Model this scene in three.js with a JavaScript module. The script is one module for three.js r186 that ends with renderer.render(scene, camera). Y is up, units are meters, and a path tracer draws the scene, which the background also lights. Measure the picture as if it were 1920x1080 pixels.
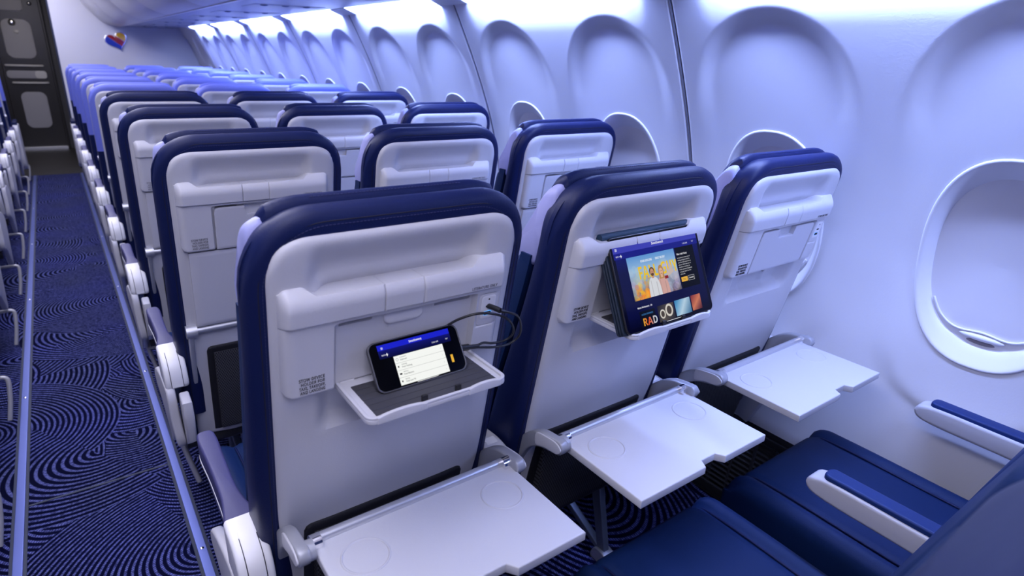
import * as THREE from 'three';
import { mergeGeometries, mergeVertices, toCreasedNormals } from 'three/addons/utils/BufferGeometryUtils.js';
import { RoundedBoxGeometry } from 'three/addons/geometries/RoundedBoxGeometry.js';
import { TextGeometry } from 'three/addons/geometries/TextGeometry.js';
import { FontLoader } from 'three/addons/loaders/FontLoader.js';
import { RectAreaLightUniformsLib } from 'three/addons/lights/RectAreaLightUniformsLib.js';

// ------------------------------------------------------------------ camera, light, exposure
const scene = new THREE.Scene();
const camera = new THREE.PerspectiveCamera(50.79, 1920 / 1080, 0.05, 60);
camera.position.set(-0.1888, 1.3931, 0.7653);
{
  const m = new THREE.Matrix4().makeBasis(
    new THREE.Vector3(0.8105, 0.0349, 0.5847),
    new THREE.Vector3(0.1775, 0.9366, -0.3020),
    new THREE.Vector3(-0.5582, 0.3486, 0.7529));
  camera.quaternion.setFromRotationMatrix(m);
}
camera.focus = 1.25;
camera.userData.fStop = 4.5;
const renderer = new THREE.WebGLRenderer({ antialias: true });
renderer.toneMapping = THREE.LinearToneMapping;
renderer.toneMappingExposure = 1.0;
renderer.shadowMap.enabled = true;
RectAreaLightUniformsLib.init();
scene.background = new THREE.Color(0x000000);
const COVE_COLOR = new THREE.Color().setRGB(0.35, 0.46, 1.0), COVE_POWER = 185;
const CEIL_COLOR = new THREE.Color().setRGB(0.80, 0.79, 1.0), CEIL_POWER = 4.1;
const GALLEY_COLOR = new THREE.Color().setRGB(1.0, 0.88, 0.72), GALLEY_POWER = 14;

// ------------------------------------------------------------------ constants
const S = 0.505, P = 0.80, TILT = 0.21, YR = 1.06;   // seat spacing, row pitch, lean of the seat backs
const MIR = -0.61;                                    // left seats: x -> MIR - x
const ZF = -8.3, ZB = 1.9;                            // front partition, rear end of the modelled cabin
const ROWS = 10;
let seed = 12345;
function rnd() { seed = (seed * 1664525 + 1013904223) >>> 0; return seed / 4294967296; }
const clamp = (x, a = 0, b = 1) => Math.min(b, Math.max(a, x));
const lerp = (a, b, t) => a + (b - a) * t;
const smooth = (a, b, x) => { const t = clamp((x - a) / (b - a)); return t * t * (3 - 2 * t); };

// ------------------------------------------------------------------ textures
function dataTex(n, m, fn, srgb) {
  const d = new Uint8Array(n * m * 4);
  for (let j = 0; j < m; j++) for (let i = 0; i < n; i++) {
    const c = fn(i, j), k = (j * n + i) * 4;
    d[k] = c[0]; d[k + 1] = c[1]; d[k + 2] = c[2]; d[k + 3] = 255;
  }
  const t = new THREE.DataTexture(d, n, m, THREE.RGBAFormat);
  t.wrapS = t.wrapT = THREE.RepeatWrapping; t.magFilter = THREE.LinearFilter; t.minFilter = THREE.LinearMipmapLinearFilter;
  t.generateMipmaps = true;
  if (srgb) t.colorSpace = THREE.SRGBColorSpace;
  t.needsUpdate = true;
  return t;
}
function noiseGrid(n) { const g = new Float32Array(n * n); for (let i = 0; i < n * n; i++) g[i] = rnd(); return g; }
function sampleGrid(g, n, u, v) {          // periodic bilinear
  const x = ((u % 1) + 1) % 1 * n, y = ((v % 1) + 1) % 1 * n, i = Math.floor(x), j = Math.floor(y), a = x - i, b = y - j;
  const i1 = (i + 1) % n, j1 = (j + 1) % n, ii = i % n, jj = j % n;
  return lerp(lerp(g[jj * n + ii], g[jj * n + i1], a), lerp(g[j1 * n + ii], g[j1 * n + i1], a), b);
}
const nA = noiseGrid(256), nB = noiseGrid(64), nC = noiseGrid(16);
// carpet: overlapping fans of concentric dotted lines
const CT = 2.4, CN = 2048;
const fans = [];
for (let k = 0; k < 330; k++) fans.push({ x: rnd() * CT, y: rnd() * CT, r: 0.20 + 0.26 * rnd(), p: 0.012 + 0.008 * rnd(), a: 0.62 + 0.3 * rnd(), t: rnd() * Math.PI, o: rnd() });
const cells = 24, bins = Array.from({ length: cells * cells }, () => []);
fans.forEach((f) => {
  for (let dx = -CT; dx <= CT; dx += CT) for (let dy = -CT; dy <= CT; dy += CT) {
    const g = { ...f, x: f.x + dx, y: f.y + dy };
    const R = f.r / 0.6;
    const i0 = Math.max(0, Math.floor((g.x - R) / CT * cells)), i1 = Math.min(cells - 1, Math.floor((g.x + R) / CT * cells));
    const j0 = Math.max(0, Math.floor((g.y - R) / CT * cells)), j1 = Math.min(cells - 1, Math.floor((g.y + R) / CT * cells));
    for (let j = j0; j <= j1; j++) for (let i = i0; i <= i1; i++) bins[j * cells + i].push(g);
  }
});
const carpetH = new Uint8Array(CN * CN);
const carpetTex = dataTex(CN, CN, (i, j) => {
  const x = (i + 0.5) / CN * CT, y = (j + 0.5) / CN * CT;
  let best = null, br = 0, arc = x;
  for (const f of bins[Math.min(cells - 1, Math.floor(y / CT * cells)) * cells + Math.min(cells - 1, Math.floor(x / CT * cells))]) {
    if (best && f.o < best.o) continue;
    const c = Math.cos(f.t), s = Math.sin(f.t), dx = x - f.x, dy = y - f.y;
    const u = (c * dx + s * dy) * f.a, v = (-s * dx + c * dy);
    const r = Math.hypot(u, v);
    if (r < f.r && u > 0.02) { best = f; br = r; arc = Math.atan2(v, u) * r; }
  }
  let l;
  if (best) l = 0.5 + 0.5 * Math.cos(br / best.p * 2 * Math.PI);
  else l = 0.5 + 0.5 * Math.cos((x * 0.35 + y) / 0.011 * 2 * Math.PI);
  l = smooth(0.38, 0.8, l);
  const n1 = nA[(j & 255) * 256 + (i & 255)], n2 = sampleGrid(nA, 256, x / CT * 1.9, y / CT * 1.9), n3 = sampleGrid(nC, 16, x / CT, y / CT);
  l *= clamp(0.40 + 0.9 * n2 + 0.35 * (n1 - 0.5)) * (0.80 + 0.28 * Math.cos(arc / 0.0075 * 2 * Math.PI));
  carpetH[j * CN + i] = 255 * clamp(l);
  const g = 0.85 + 0.3 * n1;
  return [clamp((8 + 100 * l) * g, 0, 255), clamp((11 + 104 * l) * g, 0, 255), clamp((40 + 138 * l) * g * (0.92 + 0.16 * n3), 0, 255)];
}, true);
const carpetBump = dataTex(1024, 1024, (i, j) => { const v = carpetH[(j * 2) * CN + i * 2]; return [v, v, v]; });
const leatherBump = dataTex(512, 512, (i, j) => {
  const u = i / 512, v = j / 512;
  const a = Math.abs(sampleGrid(nB, 64, u, v) - 0.5) * 2, b = sampleGrid(nA, 256, u, v), c = sampleGrid(nC, 16, u, v);
  const k = 255 * clamp(0.45 * a + 0.3 * b + 0.35 * c); return [k, k, k];
});
const speckleBump = dataTex(256, 256, (i, j) => { const k = 255 * (0.5 * nA[j * 256 + i] + 0.5 * sampleGrid(nB, 64, i / 256, j / 256)); return [k, k, k]; });
const meshTex = dataTex(64, 112, (i, j) => {   // hexagonal net of a seat pocket
  const holes = [[16, 28], [48, 84], [16, 140], [48, -28], [80, 28], [-16, 84], [80, 140]];
  let d = 99; for (const h of holes) d = Math.min(d, Math.hypot(i - h[0], (j - h[1]) * 0.58));
  const v = d < 17 ? 5 : 62; return [v, v, v + 6];
}, true);
meshTex.repeat.set(165, 95);
const rep = (t, k) => { const c = t.clone(); c.repeat.set(k, k); c.needsUpdate = true; return c; };

// ------------------------------------------------------------------ materials
const rgb = (r, g, b) => new THREE.Color().setRGB(r, g, b);
const std = (c, rough, o = {}) => new THREE.MeshStandardMaterial({ color: c, roughness: rough, ...o });
const phys = (c, rough, o = {}) => new THREE.MeshPhysicalMaterial({ color: c, roughness: rough, specularIntensity: 0.45, ...o });
const M = {
  shell: std(rgb(0.55, 0.55, 0.585), 0.42, { bumpMap: rep(speckleBump, 8), bumpScale: 0.00012 }),
  panel: std(rgb(0.60, 0.60, 0.635), 0.40, { bumpMap: rep(speckleBump, 8), bumpScale: 0.00010 }),
  door: std(rgb(0.565, 0.565, 0.605), 0.42, { bumpMap: rep(speckleBump, 8), bumpScale: 0.00010 }),
  navy: phys(rgb(0.007, 0.013, 0.066), 0.42, { bumpMap: rep(leatherBump, 9), bumpScale: 0.00018 }),
  navyCushion: phys(rgb(0.003, 0.018, 0.082), 0.6, { bumpMap: rep(leatherBump, 9), bumpScale: 0.0002 }),
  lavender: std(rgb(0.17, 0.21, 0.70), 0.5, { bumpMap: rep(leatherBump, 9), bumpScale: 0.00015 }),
  wing: std(rgb(0.36, 0.38, 0.68), 0.5, { bumpMap: rep(leatherBump, 9), bumpScale: 0.00012 }),
  seam: std(rgb(0.004, 0.005, 0.02), 0.7),
  thread: std(rgb(0.035, 0.04, 0.12), 0.8),
  threadPale: std(rgb(0.40, 0.42, 0.6), 0.8),
  pad: std(rgb(0.045, 0.045, 0.145), 0.5, { bumpMap: rep(leatherBump, 9), bumpScale: 0.00012 }),
  padBlue: phys(rgb(0.010, 0.030, 0.135), 0.5, { bumpMap: rep(leatherBump, 9), bumpScale: 0.00012 }),
  cap: std(rgb(0.78, 0.78, 0.80), 0.35),
  plate: std(rgb(0.56, 0.56, 0.60), 0.42, { bumpMap: rep(speckleBump, 8), bumpScale: 0.0001 }),
  tray: std(rgb(0.62, 0.62, 0.65), 0.45, { bumpMap: rep(speckleBump, 8), bumpScale: 0.00012 }),
  armGrey: std(rgb(0.42, 0.43, 0.47), 0.38, { metalness: 0.25 }),
  silver: std(rgb(0.62, 0.63, 0.67), 0.36, { metalness: 0.7 }),
  chrome: std(rgb(0.9, 0.9, 0.92), 0.12, { metalness: 1 }),
  steel: std(rgb(0.16, 0.19, 0.26), 0.4, { metalness: 0.5 }),
  bar: std(rgb(0.50, 0.50, 0.52), 0.4, { metalness: 0.2 }),
  black: std(rgb(0.008, 0.008, 0.011), 0.6),
  dark: std(rgb(0.02, 0.02, 0.026), 0.55),
  rubber: std(rgb(0.045, 0.045, 0.055), 0.75),
  cable: std(rgb(0.012, 0.012, 0.015), 0.4),
  ink: std(rgb(0.012, 0.012, 0.018), 0.8),
  mesh: std(rgb(1, 1, 1), 0.8, { map: meshTex }),
  wall: std(rgb(0.80, 0.80, 0.83), 0.45, { bumpMap: rep(speckleBump, 5), bumpScale: 0.00015 }),
  frame: std(rgb(0.82, 0.82, 0.85), 0.32),
  shade: std(rgb(0.82, 0.81, 0.83), 0.5),
  joint: std(rgb(0.20, 0.20, 0.24), 0.5),
  bin: std(rgb(0.58, 0.57, 0.62), 0.28),
  under: std(rgb(0.11, 0.14, 0.29), 0.28),
  bulk: std(rgb(0.72, 0.72, 0.76), 0.5),
  ceiling: std(rgb(0.75, 0.75, 0.78), 0.7),
  strip: std(rgb(0.17, 0.22, 0.58), 0.32, { metalness: 0.6 }),
  stripEdge: std(rgb(0.02, 0.03, 0.07), 0.6),
  doorDark: std(rgb(0.045, 0.043, 0.045), 0.3, { metalness: 0.3 }),
  doorGrey: std(rgb(0.45, 0.45, 0.50), 0.4),
  galley: std(rgb(0.07, 0.07, 0.08), 0.45),
  galleyFloor: std(rgb(0.035, 0.033, 0.032), 0.45),
  red: std(rgb(0.32, 0.012, 0.012), 0.15), blue: std(rgb(0.012, 0.04, 0.42), 0.15), yellow: std(rgb(0.72, 0.42, 0.02), 0.15),
};
const carpetMat = phys(rgb(1, 1, 1), 0.95, { specularIntensity: 0.08, map: carpetTex, bumpMap: carpetBump, bumpScale: 0.003 });

// ------------------------------------------------------------------ scene helpers
const used = {};
function numbered(n) { const k = used[n] = (used[n] ?? -1) + 1; return k ? `${n}_${String(k).padStart(3, '0')}` : n; }
function mesh(name, geo, mat, parent) {
  const m = new THREE.Mesh(geo, mat); m.name = name; m.castShadow = m.receiveShadow = true;
  if (parent) parent.add(m);
  return m;
}
function thing(name, label, category, pos = [0, 0, 0], group) {
  const g = new THREE.Group(); g.name = numbered(name); g.position.set(...pos); scene.add(g);
  g.userData = { label, category }; if (group) g.userData.group = group;
  return g;
}
function tag(o, label, category, group) { o.userData = { label, category }; if (group) o.userData.group = group; return o; }
function struct(name, geo, mat) { const m = mesh(name, geo, mat, scene); m.userData.kind = 'structure'; return m; }
function structGroup(name) { const g = new THREE.Group(); g.name = name; g.userData.kind = 'structure'; scene.add(g); return g; }

// ------------------------------------------------------------------ geometry helpers
const clean = (g) => { g.deleteAttribute('uv2'); return g; };
function box(x0, x1, y0, y1, z0, z1, r = 0) {
  const g = r ? new RoundedBoxGeometry(x1 - x0, y1 - y0, z1 - z0, 3, r) : new THREE.BoxGeometry(x1 - x0, y1 - y0, z1 - z0);
  return g.translate((x0 + x1) / 2, (y0 + y1) / 2, (z0 + z1) / 2);
}
const v3 = (p) => new THREE.Vector3(...p);
function tube(pts, r, seg = 24, rad = 8, closed = false, straight = false) {
  const vs = pts.map(v3);
  let c;
  if (straight) { c = new THREE.CurvePath(); for (let i = 0; i < vs.length - 1; i++) c.add(new THREE.LineCurve3(vs[i], vs[i + 1])); }
  else c = new THREE.CatmullRomCurve3(vs, closed, 'centripetal');
  const g = new THREE.TubeGeometry(c, seg, r, rad, closed);
  if (closed) return g;
  const caps = [[0, 1], [1, -1]].map(([t, s]) => {
    const p = c.getPointAt(t), d = c.getTangentAt(t).multiplyScalar(-s);
    const k = new THREE.CircleGeometry(r, rad);
    k.applyQuaternion(new THREE.Quaternion().setFromUnitVectors(new THREE.Vector3(0, 0, 1), d)); k.translate(p.x, p.y, p.z); return k;
  });
  return merge([g, ...caps]);
}
function merge(list) { return mergeGeometries(list.map((g) => (g.index ? g.toNonIndexed() : g)).map((g) => { for (const k of Object.keys(g.attributes)) if (!['position', 'normal', 'uv'].includes(k)) g.deleteAttribute(k); return g; })); }
function cyl(a, b, r, rad = 20, r2 = r) {
  const A = v3(a), B = v3(b), d = B.clone().sub(A), L = d.length();
  const g = new THREE.CylinderGeometry(r2, r, L, rad);
  g.applyQuaternion(new THREE.Quaternion().setFromUnitVectors(new THREE.Vector3(0, 1, 0), d.normalize()));
  return g.translate((A.x + B.x) / 2, (A.y + B.y) / 2, (A.z + B.z) / 2);
}
function shapeOf(pts) { const s = new THREE.Shape(); pts.forEach((p, i) => (i ? s.lineTo(p[0], p[1]) : s.moveTo(p[0], p[1]))); s.closePath(); return s; }
// smooth closed or open polyline through control points
function spline(pts, n, closed = true) {
  const c = new THREE.CatmullRomCurve3(pts.map((p) => new THREE.Vector3(p[0], p[1], 0)), closed, 'centripetal');
  return c.getPoints(n).slice(0, closed ? n : n + 1).map((p) => [p.x, p.y]);
}
function roundRect(x0, x1, y0, y1, r, k = 5) {
  const p = [];
  [[x1 - r, y0 + r, -90], [x1 - r, y1 - r, 0], [x0 + r, y1 - r, 90], [x0 + r, y0 + r, 180]].forEach(([cx, cy, a]) => {
    for (let i = 0; i <= k; i++) { const t = (a + 90 * i / k) * Math.PI / 180; p.push([cx + r * Math.cos(t), cy + r * Math.sin(t)]); }
  });
  return p;
}
function extrude(pts, depth, bevel = 0, holes = []) {            // in xy, from z = 0 to depth, the bevel inside the outline
  const s = shapeOf(pts); holes.forEach((h) => s.holes.push(shapeOf(h)));
  const g = new THREE.ExtrudeGeometry(s, { depth: depth - 2 * bevel, bevelEnabled: bevel > 0, bevelSize: bevel, bevelOffset: -bevel, bevelThickness: bevel, bevelSegments: 3, curveSegments: 8 }).translate(0, 0, bevel);
  return pts.length > 400 ? g : creased(g, 0.62);
}
// side profile given as [z, y] swept across x0..x1
function acrossX(zy, x0, x1, bevel = 0) {
  const g = extrude(zy.map(([z, y]) => [-z, y]), x1 - x0, bevel);
  g.rotateY(Math.PI / 2); // (px,py,pz) -> (pz, py, -px)
  return g.translate(x0, 0, 0);
}
// plan outline given as [x, z] between heights y0..y1
function plan(xz, y0, y1, bevel = 0) {
  const g = extrude(xz.map(([x, z]) => [x, -z]), y1 - y0, bevel);
  g.rotateX(-Math.PI / 2); // (x,y,z)->(x, z, -y)
  return g.translate(0, y0, 0);
}
function creased(g, a) { g.scale(1000, 1000, 1000); const c = toCreasedNormals(g, a); c.scale(0.001, 0.001, 0.001); return c; }
function crease(g, a = 0.7) { g.computeVertexNormals(); return creased(g, a); }
// a solid slab over x0..x1 and bot(x)..top(x) with a height field on its face and rounded rims
function spaced(n, k) { const o = []; for (let i = 0; i <= n; i++) { const t = i / n, c = 0.5 - 0.5 * Math.cos(Math.PI * t); o.push(lerp(t, c, k)); } return o; }
function slab(o) {
  const { x0, x1, bot, top, h, back } = o, nx = o.nx ?? 40, ny = o.ny ?? 40, r = o.r ?? 0.01, rb = o.rb ?? 0, mp = o.map ?? ((x, y, n) => [x, y, TILT * (y - YR) + n]);
  const R = typeof r === 'number' ? { l: r, r, t: r, b: r } : r, rh = o.rh ?? Math.max(R.l, R.r, R.t, R.b);
  const B = typeof bot === 'function' ? bot : () => bot, T = typeof top === 'function' ? top : () => top;
  const us = spaced(nx, o.sp ?? 0.75), vs = spaced(ny, o.sp ?? 0.75), pos = [], uv = [], idx = [];
  const drop = (x, y, RR, hh) => {
    const q = (d, rr) => (rr > 0 ? clamp(1 - d / rr) : 0);
    const a = Math.max(q(x - x0, RR.l), q(x1 - x, RR.r)), b = Math.max(q(y - B(x), RR.b), q(T(x) - y, RR.t));
    const e = Math.min(1, Math.hypot(a, b));
    return hh * (1 - Math.sqrt(1 - e * e));
  };
  const RB = { l: rb, r: rb, t: rb, b: rb };
  for (const side of [0, 1]) for (let j = 0; j <= ny; j++) for (let i = 0; i <= nx; i++) {
    const x = lerp(x0, x1, us[i]), y = lerp(B(x), T(x), vs[j]);
    const bk = typeof back === 'function' ? back(x, y) : back;
    let n;
    if (side === 0) n = Math.max(h(x, y) - drop(x, y, R, rh), bk + 0.0005); else n = bk + (rb ? drop(x, y, RB, rb) : 0);
    pos.push(...mp(x, y, n)); uv.push(x, y);
  }
  const w = nx + 1, off = w * (ny + 1), id = (i, j, s) => s * off + j * w + i;
  for (let j = 0; j < ny; j++) for (let i = 0; i < nx; i++) {
    idx.push(id(i, j, 0), id(i + 1, j, 0), id(i + 1, j + 1, 0), id(i, j, 0), id(i + 1, j + 1, 0), id(i, j + 1, 0));
    idx.push(id(i, j, 1), id(i + 1, j + 1, 1), id(i + 1, j, 1), id(i, j, 1), id(i, j + 1, 1), id(i + 1, j + 1, 1));
  }
  for (let j = 0; j < ny; j++) {
    idx.push(id(0, j, 1), id(0, j, 0), id(0, j + 1, 0), id(0, j, 1), id(0, j + 1, 0), id(0, j + 1, 1));
    idx.push(id(nx, j, 0), id(nx, j, 1), id(nx, j + 1, 1), id(nx, j, 0), id(nx, j + 1, 1), id(nx, j + 1, 0));
  }
  for (let i = 0; i < nx; i++) {
    idx.push(id(i, 0, 0), id(i, 0, 1), id(i + 1, 0, 1), id(i, 0, 0), id(i + 1, 0, 1), id(i + 1, 0, 0));
    idx.push(id(i, ny, 1), id(i, ny, 0), id(i + 1, ny, 0), id(i, ny, 1), id(i + 1, ny, 0), id(i + 1, ny, 1));
  }
  const g = new THREE.BufferGeometry();
  g.setAttribute('position', new THREE.Float32BufferAttribute(pos, 3)); g.setAttribute('uv', new THREE.Float32BufferAttribute(uv, 2)); g.setIndex(idx);
  return crease(g, o.crease ?? 0.75);
}
// outline with rounded top corners
const roundTop = (x0, x1, y1, rc, p = 2) => (x) => { const d = Math.min(x - x0, x1 - x); return d >= rc ? y1 : y1 - rc * (1 - Math.pow(Math.max(0, 1 - Math.pow(1 - d / rc, p)), 1 / p)); };
const roundBot = (x0, x1, y0, rc) => (x) => { const d = Math.min(x - x0, x1 - x); return d >= rc ? y0 : y0 + rc * (1 - Math.sqrt(Math.max(0, 1 - (1 - d / rc) ** 2))); };
const sheared = (g) => { const p = g.attributes.position; for (let i = 0; i < p.count; i++) p.setZ(i, p.getZ(i) + TILT * (p.getY(i) - YR)); g.computeVertexNormals(); return g; };
const lean = (pts) => pts.map(([x, y, n]) => [x, y, TILT * (y - YR) + n]);

// ------------------------------------------------------------------ lettering
const font = await new FontLoader().loadAsync('fonts/droid/droid_sans_regular.typeface.json');
const fontBold = await new FontLoader().loadAsync('fonts/droid/droid_sans_bold.typeface.json');
function line(txt, x0, x1, y, n, hgt) {       // letters with their base on y, stretched between x0 and x1
  const g = new TextGeometry(txt, { font, size: 1, depth: 0.05, curveSegments: 2 }); g.computeBoundingBox();
  const b = g.boundingBox, sx = (x1 - x0) / (b.max.x - b.min.x);
  g.scale(sx, hgt, 1).translate(x0 - b.min.x * sx, y, 0);
  const p = g.attributes.position; for (let i = 0; i < p.count; i++) p.setZ(i, TILT * (p.getY(i) - YR) + n + (p.getZ(i) > 0.02 ? 0.0003 : -0.0002));
  g.computeVertexNormals();
  return g;
}

// ------------------------------------------------------------------ seat geometry (made once, shared by all seats)
const G = {};
{
  const X0 = -0.016, X1 = 0.376, XC = 0.18;
  // moulded back shell
  const scoop = (x, y) => smooth(0.045, 0.075, x) * smooth(0.315, 0.285, x) * smooth(0.850, 0.878, y) * smooth(1.115, 1.09, y);
  const niche = (x, y) => smooth(0.034, 0.060, x) * smooth(0.316, 0.290, x) * smooth(1.172, 1.118, y) * smooth(1.088, 1.116, y);
  G.shell = slab({
    x0: X0, x1: X1, bot: 0.34, top: roundTop(X0, X1, 1.181, 0.062, 2.3), nx: 64, ny: 110, r: { l: 0.022, r: 0.022, t: 0.022, b: 0.01 }, rh: 0.013, sp: 0.35,
    h: (x, y) => 0.002 - 0.022 * niche(x, y) - 0.030 * scoop(x, y) - 0.006 * smooth(0.131, 0.134, x) * smooth(0.226, 0.223, x) * smooth(0.858, 0.862, y) * smooth(0.96, 0.955, y) - 0.012 * smooth(0.72, 0.5, y) * smooth(0.10, 0.02, Math.min(x - X0, X1 - x)),
    back: (x, y) => -0.045 - 0.02 * smooth(1.0, 0.6, y),
  });
  // padded cover round the shell
  const cx0 = -0.041, cx1 = 0.401, ct = 1.214;
  const coverTop = roundTop(cx0, cx1, ct, 0.10, 2.1);
  const coverSpec = (b, t) => ({ x0: cx0, x1: cx1, bot: b, top: t, nx: 48, ny: 60, r: { l: 0.03, r: 0.03, t: t === coverTop ? 0.03 : 0, b: 0 }, rh: 0.02, rb: 0.03, h: (x, y) => -0.006 - 0.045 * smooth(0.045, 0.065, Math.min(x - cx0, cx1 - x, ct - y)), back: (x, y) => -0.066 - 0.05 * smooth(1.1, 0.6, y) });
  G.cover = slab(coverSpec(0.43, coverTop));
  G.coverTop = slab(coverSpec(0.86, coverTop));
  G.coverLow = slab({ ...coverSpec(0.43, () => 0.861), h: (x, y) => -0.0062 - 0.045 * smooth(0.045, 0.065, Math.min(x - cx0, cx1 - x)) });
  const rim = (d, n, y0 = 0.45) => {            // a line running round the cover at distance d inside its rim
    const pts = [], a = cx0 + d, b = cx1 - d, t = ct - d, rc = 0.10 - d * 0.7;
    for (let i = 0; i <= 8; i++) pts.push([a, lerp(y0, t - rc, i / 8), n]);
    for (let i = 1; i <= 8; i++) { const q = Math.PI - i / 8 * Math.PI / 2; pts.push([a + rc + rc * Math.cos(q), t - rc + rc * Math.sin(q), n]); }
    for (let i = 1; i <= 6; i++) pts.push([lerp(a + rc, b - rc, i / 6), t, n]);
    for (let i = 1; i <= 8; i++) { const q = Math.PI / 2 - i / 8 * Math.PI / 2; pts.push([b - rc + rc * Math.cos(q), t - rc + rc * Math.sin(q), n]); }
    for (let i = 1; i <= 8; i++) pts.push([b, lerp(t - rc, y0, i / 8), n]);
    return lean(pts);
  };
  G.piping = tube(rim(0.0065, -0.0185), 0.0032, 160, 6);
  G.seamLine = tube(rim(0.019, -0.0080), 0.0012, 160, 5);
  const stitchRun = (d, n, y0) => {
    const c = new THREE.CatmullRomCurve3(rim(d, n, y0).map(v3), false, 'centripetal'), L = c.getLength(), k = Math.floor(L / 0.0052), out = [];
    const unit = new THREE.BoxGeometry(0.0034, 0.0007, 0.0007);
    for (let i = 0; i < k; i++) {
      const t = (i + 0.5) / k, p = c.getPointAt(t), d2 = c.getTangentAt(t);
      const g = unit.clone(); g.applyQuaternion(new THREE.Quaternion().setFromUnitVectors(new THREE.Vector3(1, 0, 0), d2)); g.translate(p.x, p.y, p.z); out.push(g);
    }
    return merge(out);
  };
  G.stitch = merge([stitchRun(0.0115, -0.0122, 0.6), stitchRun(0.024, -0.0060, 0.6)]);
  // headrest: a block whose side outline swells forward
  const hp = spline([[-0.026, 1.2195], [-0.046, 1.2175], [-0.063, 1.199], [-0.082, 1.165], [-0.100, 1.133], [-0.119, 1.10], [-0.126, 1.078], [-0.120, 1.055], [-0.098, 1.040], [-0.07, 1.045], [-0.045, 1.10], [-0.022, 1.18]], 48);
  const droop = (g) => { const p = g.attributes.position; for (let i = 0; i < p.count; i++) { const x = p.getX(i), e = clamp(1 - Math.min(x + 0.026, 0.378 - x) / 0.075); p.setY(i, p.getY(i) - 0.024 * e * e * smooth(1.06, 1.2, p.getY(i))); } g.computeVertexNormals(); return creased(g, 0.7); };
  const acrossMany = (zy, x0, x1, n, bev) => { const pr = zy.map(([z, y]) => [z, y]), pos = [], idx = [], m = pr.length, cz = -0.075, cy = 1.125; const st = []; for (let i = 0; i <= n; i++) st.push(lerp(x0, x1, i / n));
    st.forEach((x) => { const d = Math.min(x - x0, x1 - x), k = d >= bev ? 1 : 1 - 0.12 * (1 - Math.sqrt(Math.max(0, 1 - (1 - d / bev) ** 2))); pr.forEach(([z, y]) => pos.push(x, cy + (y - cy) * k, cz + (z - cz) * k)); });
    for (let i = 0; i < n; i++) for (let j = 0; j < m; j++) { const a = i * m + j, b = i * m + (j + 1) % m, c = a + m, d = b + m; idx.push(a, c, b, b, c, d); }
    const c0 = pos.length / 3; pos.push(x0, cy, cz, x1, cy, cz); for (let j = 0; j < m; j++) { idx.push(c0, j, (j + 1) % m); idx.push(c0 + 1, n * m + (j + 1) % m, n * m + j); }
    const g = new THREE.BufferGeometry(); g.setAttribute('position', new THREE.Float32BufferAttribute(pos, 3)); g.setAttribute('uv', new THREE.Float32BufferAttribute(pos.length / 3 * 2, 2)); for (let i = 0; i < pos.length / 3; i++) g.attributes.uv.setXY(i, pos[i * 3], pos[i * 3 + 1]); g.setIndex(idx); return g.toNonIndexed(); };
  G.headrest = droop(acrossMany(hp, -0.006, 0.358, 40, 0.012));
  const grow = (k) => hp.map(([z, y]) => [-0.075 + (z + 0.075) * k, 1.125 + (y - 1.125) * k]);
  const wingOut = hp.map(([z, y]) => [-0.075 + (z + 0.075) * 0.97, 1.119 + (y - 1.125) * 0.95]);
  G.wingL = droop(acrossMany(wingOut, -0.026, 0.004, 12, 0.010)); G.wingR = droop(acrossMany(wingOut, 0.348, 0.378, 12, 0.010));
  const stitchAlong = (pts) => { const c = new THREE.CatmullRomCurve3(pts.map(v3)), k = Math.floor(c.getLength() / 0.0052), out = []; for (let i = 0; i < k; i++) { const p = c.getPointAt((i + 0.5) / k), d = c.getTangentAt((i + 0.5) / k), g = new THREE.BoxGeometry(0.0034, 0.0008, 0.0008); g.applyQuaternion(new THREE.Quaternion().setFromUnitVectors(new THREE.Vector3(1, 0, 0), d)); g.translate(p.x, p.y, p.z); out.push(g); } return merge(out); };
  G.headStitch = merge([stitchAlong([[0.060, 1.2190, -0.0245], [0.18, 1.2192, -0.0245], [0.292, 1.2190, -0.0245]]), stitchAlong([[0.060, 1.2200, -0.034], [0.18, 1.2202, -0.034], [0.292, 1.2200, -0.034]])]);
  G.headSeam = merge([tube([[0.060, 1.2150, -0.05], [0.18, 1.2154, -0.05], [0.292, 1.2150, -0.05]], 0.0014, 12, 5)]);
  // front cushion of the back
  G.backCushion = slab({ x0: -0.03, x1: 0.39, bot: 0.44, top: 1.06, nx: 24, ny: 24, r: 0.03, h: () => 0.06, back: 0, map: (x, y, n) => [x, y, TILT * (y - YR) - 0.075 - n - 0.05 * smooth(1.1, 0.6, y)] });
  { const ix = G.backCushion.attributes.position; const nn = G.backCushion.attributes.normal; for (let i = 0; i < ix.count; i += 3) { // turn the winding round (mirrored map)
      for (const a of [ix, nn, G.backCushion.attributes.uv]) { const k = a.itemSize; for (let c = 0; c < k; c++) { const t = a.array[(i + 1) * k + c]; a.array[(i + 1) * k + c] = a.array[(i + 2) * k + c]; a.array[(i + 2) * k + c] = t; } } }
    G.backCushion.computeVertexNormals(); G.backCushion = creased(G.backCushion, 0.8); }
  // seat cushion, with a raised bolster along both sides
  G.cushion = slab({
    x0: -0.035, x1: 0.395, bot: -0.705, top: -0.185, nx: 48, ny: 40, r: { l: 0.035, r: 0.035, t: 0.02, b: 0.05 }, rh: 0.045, sp: 0.3, back: 0.335,
    h: (x, y) => { const d = Math.min(x + 0.035, 0.395 - x); return 0.464 + 0.008 * smooth(0.06, 0.03, d) - 0.006 * smooth(0.014, 0.0, Math.abs(d - 0.062)) + 0.004 * smooth(-0.3, -0.6, y); },
    map: (x, y, n) => [x, n, y], rb: 0.01,
  });
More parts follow.
